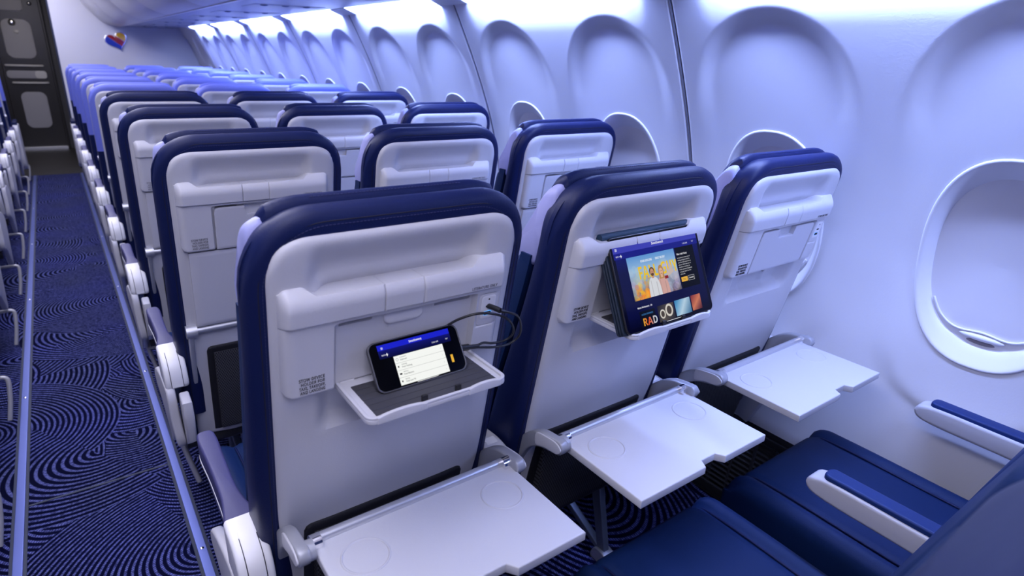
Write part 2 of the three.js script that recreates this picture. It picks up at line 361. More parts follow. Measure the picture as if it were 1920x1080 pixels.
  { const g = G.cushion, a = g.attributes; for (const k of ['position', 'normal', 'uv']) { const t = a[k], s = t.itemSize; for (let i = 0; i < t.count; i += 3) for (let c = 0; c < s; c++) { const q = t.array[(i + 1) * s + c]; t.array[(i + 1) * s + c] = t.array[(i + 2) * s + c]; t.array[(i + 2) * s + c] = q; } }
    const m = mergeVertices((g.deleteAttribute('normal'), g), 1e-5); m.computeVertexNormals(); G.cushion = m; }
  G.cushionPiping = [0.027, 0.333].map((x) => tube([[x, 0.4605, -0.20], [x, 0.463, -0.4], [x, 0.4655, -0.62], [x, 0.458, -0.672], [x, 0.426, -0.703], [x, 0.37, -0.708]], 0.0028, 40, 6));
  G.seatPan = box(-0.03, 0.39, 0.30, 0.336, -0.66, -0.19, 0.01);

  // panel carrying the holder, its ledge in three pieces, and the USB plate
  const rec = (x, y) => smooth(0.0735, 0.0765, x) * smooth(0.3065, 0.3035, x) * smooth(1.0495, 1.0455, y);
  const usbHole = (x, y) => smooth(0.310, 0.312, x) * smooth(0.352, 0.350, x) * smooth(0.983, 0.985, y) * smooth(1.047, 1.045, y);
  G.frame = slab({ x0: 0.0, x1: 0.36, bot: roundBot(0, 0.36, 0.935, 0.014), top: 1.0545, nx: 96, ny: 56, sp: 0.1, r: { l: 0.018, r: 0.018, t: 0, b: 0.006 }, rh: 0.016, back: -0.03, h: (x, y) => 0.019 - 0.0125 * rec(x, y) - 0.003 * usbHole(x, y) - 0.012 * smooth(1.0385, 1.0395, y) * rec(x, y) * (smooth(0.083, 0.085, x) * smooth(0.132, 0.130, x) + smooth(0.236, 0.238, x) * smooth(0.299, 0.297, x)) });
  const ledgeTop = (x) => 1.0975 + 0.0125 * (1 - smooth(0.030, 0.052, x)) + 0.0125 * smooth(0.288, 0.312, x) - 0.006 * (smooth(0.010, 0.0, x) + smooth(0.350, 0.36, x));
  const ledge = (a, b, l, r) => slab({ x0: a, x1: b, bot: 1.0555, top: ledgeTop, nx: 64, ny: 32, sp: 0.15, r: { l: l > 0.01 ? 0 : l, r: r > 0.01 ? 0 : r, t: 0, b: 0.002 }, rh: 0.0015, back: -0.03, h: (x, y) => {
    const t = clamp((1.113 - y) / 0.036), e = 1 - Math.pow(1 - clamp(Math.min(x, 0.36 - x) / 0.014), 2.2);
    return 0.0228 * (1 - Math.pow(1 - t, 2.0)) * (0.2 + 0.8 * e) + 0.0008; }, crease: 1.0 });
  G.ledgeL = ledge(0, 0.1447, 0.02, 0.0009); G.latch = ledge(0.1453, 0.2067, 0.0009, 0.0009); G.ledgeR = ledge(0.2073, 0.36, 0.0009, 0.02);
  G.latchCup = slab({ x0: 0.150, x1: 0.2145, bot: roundBot(0.150, 0.2145, 1.0255, 0.012), top: 1.0535, nx: 24, ny: 16, r: { l: 0.003, r: 0.003, t: 0, b: 0.004 }, rh: 0.002, back: -0.02, h: (x, y) => 0.0115 - 0.008 * smooth(1.03, 1.052, y) });
  // flap of the device holder: stowed
  const flapCut = (x, y) => smooth(0.147, 0.150, x) * smooth(0.2175, 0.2145, x) * smooth(1.0225, 1.0255, y);
  G.flap = slab({ x0: 0.0775, x1: 0.3025, bot: 0.9375, top: (x) => roundTop(0.0775, 0.3025, 1.0445, 0.012)(x) - 0.0205 * smooth(0.1475, 0.1505, x) * smooth(0.2170, 0.2140, x), nx: 96, ny: 30, sp: 0.05, r: 0.0015, rh: 0.001, back: 0.001, h: () => 0.0185 });
  G.flapTab = slab({ x0: 0.165, x1: 0.200, bot: 0.926, top: 0.9385, nx: 8, ny: 6, r: 0.002, back: -0.004, h: () => 0.010 });
  // flap lowered to a shelf
  G.shelf = plan(roundRect(0.0745, 0.3025, -0.034, 0.1010, 0.014), 0.9295, 0.9370, 0.0015);
  {
    const lip = (a, b) => { const o = []; for (let i = 0; i <= 14; i++) { const t = i / 14, x = lerp(a, b, t); o.push([x, 0.9370 + 0.0070 * Math.sin(Math.PI * clamp(t * 0.9 + 0.05)) ** 0.5]); }
      return extrude([[a, 0.9295], [b, 0.9295], ...o.reverse()], 0.006, 0.0015).translate(0, 0, 0.0960); };
    G.shelfLip = merge([lip(0.088, 0.163), lip(0.233, 0.289), extrude(roundRect(0.0745, 0.3025, -0.101, 0.030, 0.014), 0.0042, 0.001, [roundRect(0.0800, 0.2970, -0.0960, 0.024, 0.010)]).rotateX(-Math.PI / 2).translate(0, 0.9366, 0)]);
  }
  G.matStrips = merge([0, 1, 2, 3, 4, 5].map((i) => box(0.0905, 0.2865, 0.9363, 0.9388, 0.000 + i * 0.0158, 0.0148 + i * 0.0158, 0.0008)));
  G.pegs = [0.163, 0.218].map((x) => box(x - 0.0045, x + 0.0045, 0.936, 0.9485, 0.0905, 0.0955, 0.001));
  G.shelfHinge = merge([cyl([0.078, 0.9385, -0.0235], [0.104, 0.9385, -0.0235], 0.0042), box(0.078, 0.104, 0.935, 0.948, -0.028, -0.0225, 0.001), cyl([0.276, 0.9385, -0.0235], [0.302, 0.9385, -0.0235], 0.0042)]);
  G.usb = slab({ x0: 0.3175, x1: 0.3545, bot: roundBot(0.3175, 0.3545, 0.9855, 0.008), top: roundTop(0.3175, 0.3545, 1.0445, 0.008), nx: 20, ny: 24, r: 0.002, rh: 0.0015, back: 0.0, h: () => 0.0178 });
  G.usbPlate = slab({ x0: 0.3225, x1: 0.3495, bot: roundBot(0.3225, 0.3495, 0.998, 0.005), top: roundTop(0.3225, 0.3495, 1.041, 0.005), nx: 12, ny: 12, r: 0.001, rh: 0.0006, back: 0.001, h: () => 0.0186 });
  const port = (x, y, w, hh, n) => sheared(extrude(roundRect(x - w / 2, x + w / 2, y - hh / 2, y + hh / 2, Math.min(w, hh) * 0.3, 3), 0.0012).translate(0, 0, n));
  G.portC = port(0.336, 1.0215, 0.0095, 0.0036, 0.0180); G.portA = port(0.336, 1.0085, 0.0135, 0.0062, 0.0180); G.portGlow = port(0.336, 1.0085, 0.0150, 0.0078, 0.0176);
  G.lamp = port(0.336, 1.0345, 0.0026, 0.0026, 0.0180);
  const nudge = (g) => g.scale(0.9885, 1, 1).translate(-0.003, 0, 0);
  // lettering
  G.stow = merge([line('STOW DEVICE', 0.0205, 0.0575, 0.9655, 0.0193, 0.0052), line('HOLDER FOR', 0.0235, 0.0575, 0.9582, 0.0193, 0.0052), line('TAXI, TAKEOFF,', 0.0210, 0.0590, 0.9509, 0.0193, 0.0052), line('AND LANDING', 0.0225, 0.0585, 0.9436, 0.0193, 0.0052)]);
  G.literature = line('LITERATURE ONLY', 0.2960, 0.3430, 1.0592, 0.0236, 0.0048);
  for (const k of ['frame', 'ledgeL', 'latch', 'ledgeR', 'latchCup', 'flap', 'flapTab', 'usb', 'usbPlate', 'portC', 'portA', 'portGlow', 'lamp', 'stow', 'literature']) nudge(G[k]);
  for (const k of ['usb', 'usbPlate', 'portC', 'portA', 'portGlow', 'lamp', 'literature']) G[k].translate(-0.005, 0, 0);
  // tray
  const leaf = [[0.013, 0.0], [0.032, 0.0], [0.034, -0.007], [0.364, -0.007], [0.366, 0.0], [0.385, 0.0], [0.3865, 0.2145], [0.252, 0.2145], [0.240, 0.197], [0.200, 0.197], [0.190, 0.2145], [0.0125, 0.2145]];
  G.leaf = plan(leaf, 0.667, 0.685, 0.0025);
  const ringGeo = (x, z) => { const g = new THREE.TorusGeometry(0.036, 0.0022, 8, 48); g.rotateX(Math.PI / 2); return g.translate(x, 0.6845, z); };
  G.ring = [ringGeo(0.073, 0.066), ringGeo(0.325, 0.066)];
  G.leafStow = slab({ x0: 0.010, x1: 0.366, bot: 0.722, top: 0.9325, nx: 16, ny: 16, r: 0.004, rh: 0.003, back: -0.012, h: () => 0.012 });
  const goose = spline([[-0.215, 0.40], [-0.180, 0.505], [-0.150, 0.575], [-0.118, 0.628], [-0.078, 0.672], [-0.040, 0.695], [-0.004, 0.702], [0.026, 0.704], [0.033, 0.692], [0.026, 0.676], [-0.004, 0.668], [-0.036, 0.660], [-0.068, 0.640], [-0.096, 0.602], [-0.122, 0.55], [-0.150, 0.475], [-0.178, 0.40]], 72);
  G.armL = acrossX(goose, -0.017, 0.003, 0.004); G.armR = acrossX(goose, 0.382, 0.402, 0.004);
  const capShape = spline([[-0.045, 0.690], [-0.015, 0.699], [0.022, 0.700], [0.032, 0.690], [0.022, 0.678], [-0.015, 0.672], [-0.045, 0.664]], 32);
  G.armInlay = [acrossX(capShape, -0.0195, -0.016, 0.0012), acrossX(capShape, 0.401, 0.4045, 0.0012)];
  G.hub = [cyl([-0.010, 0.688, 0.012], [0.012, 0.688, 0.012], 0.0165), cyl([0.386, 0.688, 0.012], [0.400, 0.688, 0.012], 0.0165)];
  G.collar = [cyl([0.010, 0.690, 0.002], [0.026, 0.690, 0.002], 0.0128), cyl([0.368, 0.690, 0.002], [0.384, 0.690, 0.002], 0.0128)];
  G.rail = cyl([0.02, 0.688, -0.006], [0.378, 0.688, -0.006], 0.0085);
  G.railStow = cyl([-0.002, 0.7105, -0.068], [0.372, 0.7105, -0.068], 0.0095);
  G.hubStow = [cyl([-0.018, 0.7105, -0.068], [0.008, 0.7105, -0.068], 0.0175), cyl([0.364, 0.7105, -0.068], [0.39, 0.7105, -0.068], 0.0175)];
  const straight = [[-0.060, 0.722], [-0.052, 0.706], [-0.062, 0.690], [-0.150, 0.44], [-0.176, 0.40], [-0.200, 0.41], [-0.178, 0.46], [-0.088, 0.705], [-0.076, 0.722]];
  G.armStowL = acrossX(straight, -0.014, -0.002, 0.003); G.armStowR = acrossX(straight, 0.374, 0.386, 0.003);
  // net pocket low on the back
  G.pocketRim = slab({ x0: 0.026, x1: 0.334, bot: 0.36, top: roundTop(0.026, 0.334, 0.652, 0.014), nx: 24, ny: 24, r: 0.003, back: -0.03, h: (x, y) => 0.0035 - 0.012 * smooth(0.72, 0.5, y) * smooth(0.10, 0.02, Math.min(x - X0, X1 - x)) + 0.004 });
  G.pocketNet = slab({ x0: 0.042, x1: 0.318, bot: 0.372, top: 0.632, nx: 20, ny: 12, r: 0.002, back: 0.0, h: (x, y) => 0.0105 + 0.010 * smooth(0.632, 0.5, y) });
  // aisle armrest and the narrower one between seats
  const padPlan = spline([[-0.066, -0.482], [-0.044, -0.482], [-0.0385, -0.470], [-0.0395, -0.36], [-0.0405, -0.27], [-0.036, -0.225], [-0.029, -0.19], [-0.029, -0.176], [-0.079, -0.176], [-0.078, -0.20], [-0.073, -0.24], [-0.0715, -0.36], [-0.0720, -0.470]], 64);
  G.padAisle = plan(padPlan, 0.598, 0.645, 0.005);
  G.padTrim = plan(padPlan.map(([x, z]) => [-0.0552 + (x + 0.0552) * 1.03, z - 0.0006]), 0.592, 0.5985, 0.001);
  const capProf = [[-0.1765, 0.556], [-0.1765, 0.646], ...spline([[-0.150, 0.646], [-0.125, 0.643], [-0.102, 0.633], [-0.086, 0.615], [-0.077, 0.590], [-0.076, 0.565], [-0.082, 0.554]], 24, false)];
  G.armCap = acrossX(capProf, -0.0835, -0.0275, 0.007);
  const btn = [[-0.138, 0.636], ...spline([[-0.138, 0.6453], [-0.122, 0.6430], [-0.100, 0.6335], [-0.084, 0.6165], [-0.0755, 0.592], [-0.0745, 0.560]], 24, false), [-0.08, 0.556], [-0.09, 0.60]];
  G.armButton = acrossX(btn, -0.069, -0.042, 0.0010); G.armGap = acrossX(btn.map(([z, y]) => [-0.11 + (z + 0.11) * 0.99, 0.59 + (y - 0.59) * 0.986 + (y > 0.64 ? 0 : 0)]), -0.0702, -0.0408, 0.0004);
  G.armCore = acrossX(spline([[-0.475, 0.600], [-0.480, 0.588], [-0.47, 0.574], [-0.40, 0.566], [-0.20, 0.552], [-0.10, 0.55], [-0.10, 0.600]], 40), -0.070, -0.041, 0.004);
  const sidePoly = spline([[-0.075, 0.556], [-0.13, 0.558], [-0.20, 0.552], [-0.30, 0.525], [-0.37, 0.485], [-0.43, 0.38], [-0.485, 0.25], [-0.485, 0.20], [-0.45, 0.185], [-0.38, 0.23], [-0.28, 0.30], [-0.17, 0.345], [-0.08, 0.38], [-0.068, 0.46]], 80);
  const lean2 = (g) => { const p = g.attributes.position; for (let i = 0; i < p.count; i++) p.setX(i, p.getX(i) + 0.02 * smooth(0.5, 0.2, p.getY(i))); return g; };
  G.sidePanel = lean2(acrossX(sidePoly, -0.086, -0.064, 0.006));
  G.backPost = acrossX([[-0.022, 0.535], [-0.070, 0.545], [-0.10, 0.48], [-0.17, 0.36], [-0.12, 0.355], [-0.05, 0.40], [-0.016, 0.49]], -0.058, -0.034, 0.005);
  const body = spline([[-0.492, 0.630], [-0.498, 0.617], [-0.492, 0.604], [-0.474, 0.596], [-0.30, 0.590], [-0.17, 0.584], [-0.09, 0.556], [-0.072, 0.575], [-0.073, 0.605], [-0.090, 0.632], [-0.125, 0.643], [-0.20, 0.640], [-0.30, 0.640], [-0.46, 0.640], [-0.478, 0.636]], 80);
  G.armBody = acrossX(body, -0.097, -0.048, 0.008);
  G.armPad = plan(roundRect(-0.0915, -0.0535, -0.470, -0.165, 0.014), 0.612, 0.6505, 0.005);
  G.armBtn = acrossX(btn, -0.086, -0.059, 0.0015);
  G.armPost = acrossX([[-0.08, 0.575], [-0.14, 0.575], [-0.20, 0.36], [-0.13, 0.34], [-0.085, 0.45]], -0.088, -0.057, 0.005);
  G.frontPanel = acrossX(spline([[-0.11, 0.60], [-0.30, 0.602], [-0.46, 0.600], [-0.475, 0.56], [-0.465, 0.35], [-0.43, 0.16], [-0.28, 0.15], [-0.12, 0.20], [-0.095, 0.40]], 48), -0.082, -0.034, 0.008);
  G.bagExtra = tube([[-0.04, 0.165, -0.485], [-0.070, 0.165, -0.485], [-0.080, 0.158, -0.482], [-0.077, 0.09, -0.465], [-0.060, 0.0, -0.44]], 0.0085, 32, 8);
  // under-seat frame
  G.beams = [cyl([-0.05, 0.315, -0.20], [0.41, 0.315, -0.20], 0.022), cyl([-0.05, 0.315, -0.50], [0.41, 0.315, -0.50], 0.022)];
  const strut = (a, b, w, x) => { const d = [b[0] - a[0], b[1] - a[1]], L = Math.hypot(...d), n = [-d[1] / L * w / 2, d[0] / L * w / 2]; return acrossX([[a[0] + n[0], a[1] + n[1]], [b[0] + n[0] * 1.3, b[1] + n[1] * 1.3], [b[0] - n[0] * 1.3, b[1] - n[1] * 1.3], [a[0] - n[0], a[1] - n[1]]], x - 0.011, x + 0.011, 0.003); };
  G.leg = (x) => [strut([-0.205, 0.03], [-0.275, 0.33], 0.030, x), strut([-0.52, 0.03], [-0.49, 0.31], 0.032, x), strut([-0.215, 0.035], [-0.48, 0.15], 0.018, x)];
  G.foot = (x) => [acrossX(spline([[-0.165, 0.0], [-0.16, 0.018], [-0.19, 0.042], [-0.225, 0.040], [-0.24, 0.0]], 24), x - 0.02, x + 0.02, 0.004), acrossX(spline([[-0.49, 0.0], [-0.49, 0.02], [-0.515, 0.042], [-0.545, 0.035], [-0.555, 0.0]], 24), x - 0.02, x + 0.02, 0.004)];
  G.bagBar = cyl([-0.045, 0.165, -0.485], [0.44, 0.165, -0.485], 0.0085, 12);
  G.bagStrut = merge([tube([[-0.045, 0.235, -0.50], [-0.042, 0.165, -0.487], [-0.030, 0.09, -0.465], [-0.012, 0.0, -0.44]], 0.0085, 20, 8), box(-0.056, -0.034, 0.195, 0.245, -0.512, -0.485, 0.003)]);
}

// ------------------------------------------------------------------ seats
const glowBlue = std(rgb(0.05, 0.25, 0.6), 0.4, { emissive: rgb(0.1, 0.45, 1), emissiveIntensity: 1.2 });
function addArm(t, dx, aisle, first) {
  if (aisle && first) {
    const a = mesh('armrest', G.frontPanel, M.plate, t); mesh('armrest_pad', G.padAisle, M.navy, a);
    return;
  }
  if (aisle) {
    const a = mesh('armrest', G.armCore, M.pad, t);
    mesh('armrest_pad', G.padAisle, M.pad, a); mesh('trim_strip', G.padTrim, M.cap, a); mesh('end_cap', G.armCap, M.cap, a); mesh('recline_button', G.armButton, M.cap, a); mesh('button_gap', G.armGap, M.dark, a);
    mesh('side_panel', G.sidePanel, M.plate, t); mesh('arm_post', G.backPost, M.plate, t);
    return;
  }
  const a = mesh('armrest', G.armBody, M.plate, t); a.position.x = dx;
  mesh('armrest_pad', G.armPad, M.padBlue, a); mesh('recline_button', G.armBtn, M.cap, a); mesh('arm_post', G.armPost, M.plate, a);
}
function makeSeat({ aisle, windowSide, lav, trayOpen, shelfOpen, leg, first, wide }) {
  const t = new THREE.Group();
  mesh('back_shell', G.shell, M.shell, t);
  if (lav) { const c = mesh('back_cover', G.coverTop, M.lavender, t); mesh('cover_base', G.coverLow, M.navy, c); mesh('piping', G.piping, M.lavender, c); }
  else { const c = mesh('back_cover', G.cover, M.navy, t); mesh('piping', G.piping, M.navy, c); mesh('seam', G.seamLine, M.seam, c); mesh('stitching', G.stitch, M.thread, c); }
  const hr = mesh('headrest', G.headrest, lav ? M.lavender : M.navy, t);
  mesh('headrest_wing', G.wingL, M.wing, hr); mesh('headrest_wing', G.wingR, M.wing, hr); mesh('seam', G.headSeam, lav ? M.lavender : M.seam, hr);
  if (!lav) { mesh('stitching', G.headStitch, M.thread, hr); }
  mesh('back_cushion', G.backCushion, M.navyCushion, t);
  const cu = mesh('seat_cushion', G.cushion, M.navyCushion, t); G.cushionPiping.forEach((g) => mesh('piping', g, M.navy, cu));
  mesh('seat_pan', G.seatPan, M.dark, t);
  const f = mesh('literature_panel', G.frame, M.panel, t);
  mesh('ledge', G.ledgeL, M.panel, f); mesh('latch', G.latch, M.panel, f); mesh('ledge', G.ledgeR, M.panel, f); if (shelfOpen) mesh('latch_recess', G.latchCup, M.panel, f);
  mesh('lettering', G.stow, M.ink, f); mesh('lettering', G.literature, M.ink, f);
  const u = mesh('power_outlet', G.usb, M.panel, t);
  mesh('outlet_plate', G.usbPlate, M.cap, u); mesh('port', G.portC, M.black, u); if (trayOpen) mesh('port_light', G.portGlow, glowBlue, u); mesh('port', G.portA, M.black, u); mesh('indicator', G.lamp, M.black, u);
  if (shelfOpen) {
    const s = mesh('device_holder', G.shelf, M.panel, t);
    mesh('lip', G.shelfLip, M.panel, s); mesh('rubber_mat', G.matStrips, M.rubber, s); G.pegs.forEach((g) => mesh('peg', g, M.black, s)); mesh('hinge', G.shelfHinge, M.cap, s);
  } else { const s = mesh('device_holder', G.flap, M.door, t); mesh('pull_tab', G.flapTab, M.door, s); }
  if (trayOpen) {
    const tr = mesh('tray_table', G.leaf, M.tray, t);
    mesh('tray_arm', G.armL, M.armGrey, tr); mesh('tray_arm', G.armR, M.armGrey, tr); G.armInlay.forEach((g) => mesh('arm_inlay', g, M.panel, tr));
    G.hub.forEach((g) => mesh('hinge_hub', g, M.armGrey, tr)); G.collar.forEach((g) => mesh('collar', g, M.chrome, tr)); mesh('rail', G.rail, M.silver, tr); G.ring.forEach((g) => mesh('cup_ring', g, M.tray, tr));
  } else {
    const tr = mesh('tray_table', G.leafStow, M.door, t);
    mesh('tray_arm', G.armStowL, M.armGrey, tr); mesh('tray_arm', G.armStowR, M.armGrey, tr); G.hubStow.forEach((g) => mesh('hinge_hub', g, M.silver, tr)); mesh('rail', G.railStow, M.silver, tr);
  }
  const po = mesh('net_pocket', G.pocketRim, M.black, t); mesh('net', G.pocketNet, M.mesh, po);
  addArm(t, 0, aisle, first);
  if (windowSide) addArm(t, S - 0.004, false);
  G.beams.forEach((g) => mesh('frame_beam', g, M.dark, t));
  if (leg !== undefined) { const L = G.leg(leg), F = G.foot(leg); L.forEach((g) => mesh('leg', g, M.steel, t)); F.forEach((g) => mesh('foot', g, M.silver, t)); }
  mesh('baggage_bar', G.bagBar, M.bar, t);
  if (aisle) mesh('baggage_bar_end', wide ? G.bagExtra : G.bagStrut, M.bar, t);
  return t;
}
const ord = ['nearest', 'second', 'third', 'fourth', 'fifth', 'sixth', 'seventh', 'eighth', 'ninth', 'tenth'];
const protos = {};
function placeSeat(opts, label, group, x, z, mirror) {
  const key = JSON.stringify(opts) + (mirror ? 'm' : '');
  let t;
  if (!protos[key]) {
    t = protos[key] = makeSeat(opts);
    if (mirror) t.traverse((o) => { if (o.isMesh) { o.geometry = mirrored(o.geometry); o.position.x *= -1; } });
  } else t = protos[key].clone();
  t.name = numbered('passenger_seat'); t.position.set(x, 0, z); t.userData = { label, category: 'seat', group };
  scene.add(t);
  return t;
}
const mirCache = new Map();
function mirrored(g) {
  if (mirCache.has(g)) return mirCache.get(g);
  let m = (g.index ? g.toNonIndexed() : g.clone()); m.scale(-1, 1, 1);
  for (const k of Object.keys(m.attributes)) { const a = m.attributes[k], n = a.itemSize; for (let i = 0; i < a.count; i += 3) for (let c = 0; c < n; c++) { const t = a.array[(i + 1) * n + c]; a.array[(i + 1) * n + c] = a.array[(i + 2) * n + c]; a.array[(i + 2) * n + c] = t; } }
  mirCache.set(g, m); return m;
}
const kindOf = ['aisle', 'middle', 'window'];
for (let r = 0; r < ROWS; r++) for (let c = 0; c < 3; c++) {
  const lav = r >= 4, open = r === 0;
  let label;
  if (open) label = [
    'navy-trimmed aisle seat nearest the camera, tray down, phone propped on its flip-down holder',
    'navy-trimmed middle seat nearest the camera, tray down, tablet standing on its flip-down holder',
    'navy-trimmed window seat nearest the camera, tray down, device holder folded shut'][c];
  else label = `${kindOf[c]} seat in the ${ord[r]} row from the camera, ${lav ? 'lavender' : 'navy'} headrest cover, tray stowed`;
  placeSeat({ aisle: c === 0, windowSide: c === 2, lav, trayOpen: open, shelfOpen: open && c < 2, leg: c === 0 ? 0.12 : c === 1 ? 0.402 : undefined, first: r === ROWS - 1 && c === 0 }, label, 'seats right of the aisle', c * S, -r * P);
}
for (let c = 0; c < 3; c++) placeSeat({ aisle: c === 0, windowSide: c === 2, lav: false, trayOpen: false, shelfOpen: false, leg: c === 0 ? 0.12 : c === 1 ? 0.402 : undefined },
  ['blurred navy seat back at the bottom right corner, beside the camera', 'middle seat with navy cushion at the bottom edge, facing the phone and tablet seats', 'window seat with navy cushion at the bottom right, between two armrests'][c], 'seats right of the aisle', c * S, P);
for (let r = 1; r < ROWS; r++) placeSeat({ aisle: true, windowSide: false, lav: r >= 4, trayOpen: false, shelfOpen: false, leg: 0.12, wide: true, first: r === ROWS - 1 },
  `aisle seat at the left photo edge, level with the ${ord[r]} row across the aisle`, 'seats left of the aisle', MIR, -r * P, true);

// ------------------------------------------------------------------ phone on the aisle seat's holder
function onPlane(origin, ux, uy) {       // local frame: x along ux, y along uy, z outwards
  const X = v3(ux).normalize(), Y = v3(uy).normalize(), Z = X.clone().cross(Y).normalize();
  Y.copy(Z.clone().cross(X));
  return new THREE.Matrix4().makeBasis(X, Y, Z).setPosition(v3(origin));
}
function canvasTex(w, h, draw) {
  const c = document.createElement('canvas'); c.width = w; c.height = h; draw(c.getContext('2d'), w, h);
  const t = new THREE.CanvasTexture(c); t.colorSpace = THREE.SRGBColorSpace; t.magFilter = THREE.LinearFilter; return t;
}
function screenMat(tex, k) { return new THREE.MeshPhysicalMaterial({ color: 0x000000, roughness: 0.12, emissive: 0xffffff, emissiveMap: tex, emissiveIntensity: k, specularIntensity: 0.5 }); }
function screenGeo(x0, x1, y0, y1, r, z) {
  const g = new THREE.ShapeGeometry(shapeOf(roundRect(x0, x1, y0, y1, r, 6))); const p = g.attributes.position, u = g.attributes.uv;
  for (let i = 0; i < p.count; i++) u.setXY(i, (p.getX(i) - x0) / (x1 - x0), (p.getY(i) - y0) / (y1 - y0));
  return g.translate(0, 0, z);
}
const plane = (c, x, y, s, col) => { c.fillStyle = col; c.beginPath(); c.moveTo(x - s, y - s * 0.12); c.lineTo(x + s, y); c.lineTo(x - s, y + s * 0.12); c.fill(); c.beginPath(); c.moveTo(x - s * 0.1, y - s * 0.8); c.lineTo(x + s * 0.35, y); c.lineTo(x - s * 0.1, y + s * 0.8); c.lineTo(x - s * 0.35, y); c.fill(); };
{
  const tex = canvasTex(1024, 480, (c, w, h) => {
    c.fillStyle = '#000'; c.fillRect(0, 0, w, h);
    const g = c.createLinearGradient(0, 0, 0, 150); g.addColorStop(0, '#1a22c8'); g.addColorStop(0.52, '#1a22c8'); g.addColorStop(0.53, '#10146e'); g.addColorStop(1, '#070a40'); c.fillStyle = g; c.fillRect(90, 22, 844, 140);
    c.fillStyle = '#fff'; c.font = 'bold 30px sans-serif'; c.fillText('Southwest', 448, 66);
    for (let k = 0; k < 3; k++) c.fillRect(128, 48 + k * 8, 22, 4);
    c.font = '22px sans-serif'; c.fillText('WiFi', 118, 136); plane(c, 180, 128, 24, '#fff'); c.fillText('2:04 left', 700, 136); c.fillText('78°', 868, 134);
    c.fillStyle = '#f4f6f2'; c.fillRect(236, 166, 580, 300);
    [['CONNECT', 'Internet'], ['STREAM', 'Free Texting'], ['WATCH', 'Free Movies'], ['MUSIC', 'Free Live TV']].forEach(([a, b], k) => {
      const y = 166 + k * 75; c.fillStyle = '#888'; c.fillRect(236, y + 74, 580, 2);
      c.fillStyle = '#777'; c.font = '17px sans-serif'; c.fillText(a, 300, y + 28); c.fillStyle = '#222'; c.font = '21px sans-serif'; c.fillText(b, 300, y + 54); c.fillText('›', 780, y + 46);
      if (k === 0) { c.strokeStyle = '#888'; c.lineWidth = 3; c.beginPath(); c.arc(268, y + 38, 13, 0, 7); c.stroke(); } else c.fillRect(256, y + 28, 14 + 12 * (k === 2), 16);
    });
    c.fillStyle = '#fff'; c.fillRect(420, 470, 250, 5);
    c.fillStyle = '#e8b13a'; c.fillRect(872, 300, 30, 84);
  });
  const t = thing('smartphone', 'black smartphone showing a white menu list, leaning on the fold-down holder', 'phone');
  const m = onPlane([0.1155, 0.9396, 0.0465], [0.1490, 0.0, -0.002], [0, 0.0600, -0.0400]);
  t.applyMatrix4(m);
  mesh('case', extrude(roundRect(0, 0.150, 0, 0.0745, 0.0115, 6), 0.0105, 0.003).translate(0, 0, -0.0105), std(rgb(0.05, 0.05, 0.06), 0.25), t);
  mesh('case_rim', extrude(roundRect(-0.0005, 0.1505, -0.0005, 0.075, 0.012, 6), 0.0022, 0.0008, [roundRect(0.0018, 0.1482, 0.0018, 0.0727, 0.0105, 6)]).translate(0, 0, -0.0008), std(rgb(0.07, 0.07, 0.08), 0.15), t);
  mesh('screen', screenGeo(0.0018, 0.1482, 0.0018, 0.0727, 0.0105, 0.0004), screenMat(tex, 1.0), t);
  [[0.030, 0.052], [0.060, 0.078], [0.084, 0.102]].forEach(([a, b]) => mesh('side_button', box(a, b, 0.0745, 0.0762, -0.006, -0.003, 0.0008), std(rgb(0.3, 0.3, 0.33), 0.3), t));
}
{
  const t = thing('charging_cable', 'thin black charging cable looping from the seat outlet to the phone', 'cable');
  const lead = lean([[0.3315, 1.0205, 0.040], [0.349, 1.013, 0.044], [0.372, 0.999, 0.040], [0.389, 0.972, 0.034], [0.392, 0.950, 0.030], [0.378, 0.938, 0.028], [0.345, 0.940, 0.030], [0.318, 0.947, 0.030], [0.300, 0.953, 0.032], [0.288, 0.956, 0.0335]]);
  mesh('lead', tube(lead, 0.0021, 90, 8), M.cable, t);
  const loop = lean([[0.248, 0.996, 0.012], [0.266, 1.012, 0.024], [0.292, 1.021, 0.036], [0.322, 1.015, 0.040], [0.352, 0.998, 0.040], [0.373, 0.973, 0.034], [0.378, 0.955, 0.028], [0.368, 0.945, 0.024], [0.342, 0.946, 0.024], [0.318, 0.955, 0.028], [0.302, 0.954, 0.0315]]);
  mesh('lead', tube(loop, 0.0021, 90, 8), M.cable, t);
  mesh('plug', merge([tube(lean([[0.3245, 1.0215, 0.0185], [0.3285, 1.021, 0.030], [0.3325, 1.0195, 0.042]]), 0.0046, 10, 8), tube(lean([[0.3325, 1.0195, 0.042], [0.340, 1.0165, 0.0435]]), 0.0032, 4, 8)]), M.cable, t);
  mesh('plug', merge([tube(lean([[0.2655, 0.9640, 0.0385], [0.284, 0.9590, 0.0350]]), 0.0056, 4, 8), tube(lean([[0.284, 0.9590, 0.0350], [0.306, 0.9535, 0.0320]]), 0.0040, 4, 8)]), M.cable, t);
}
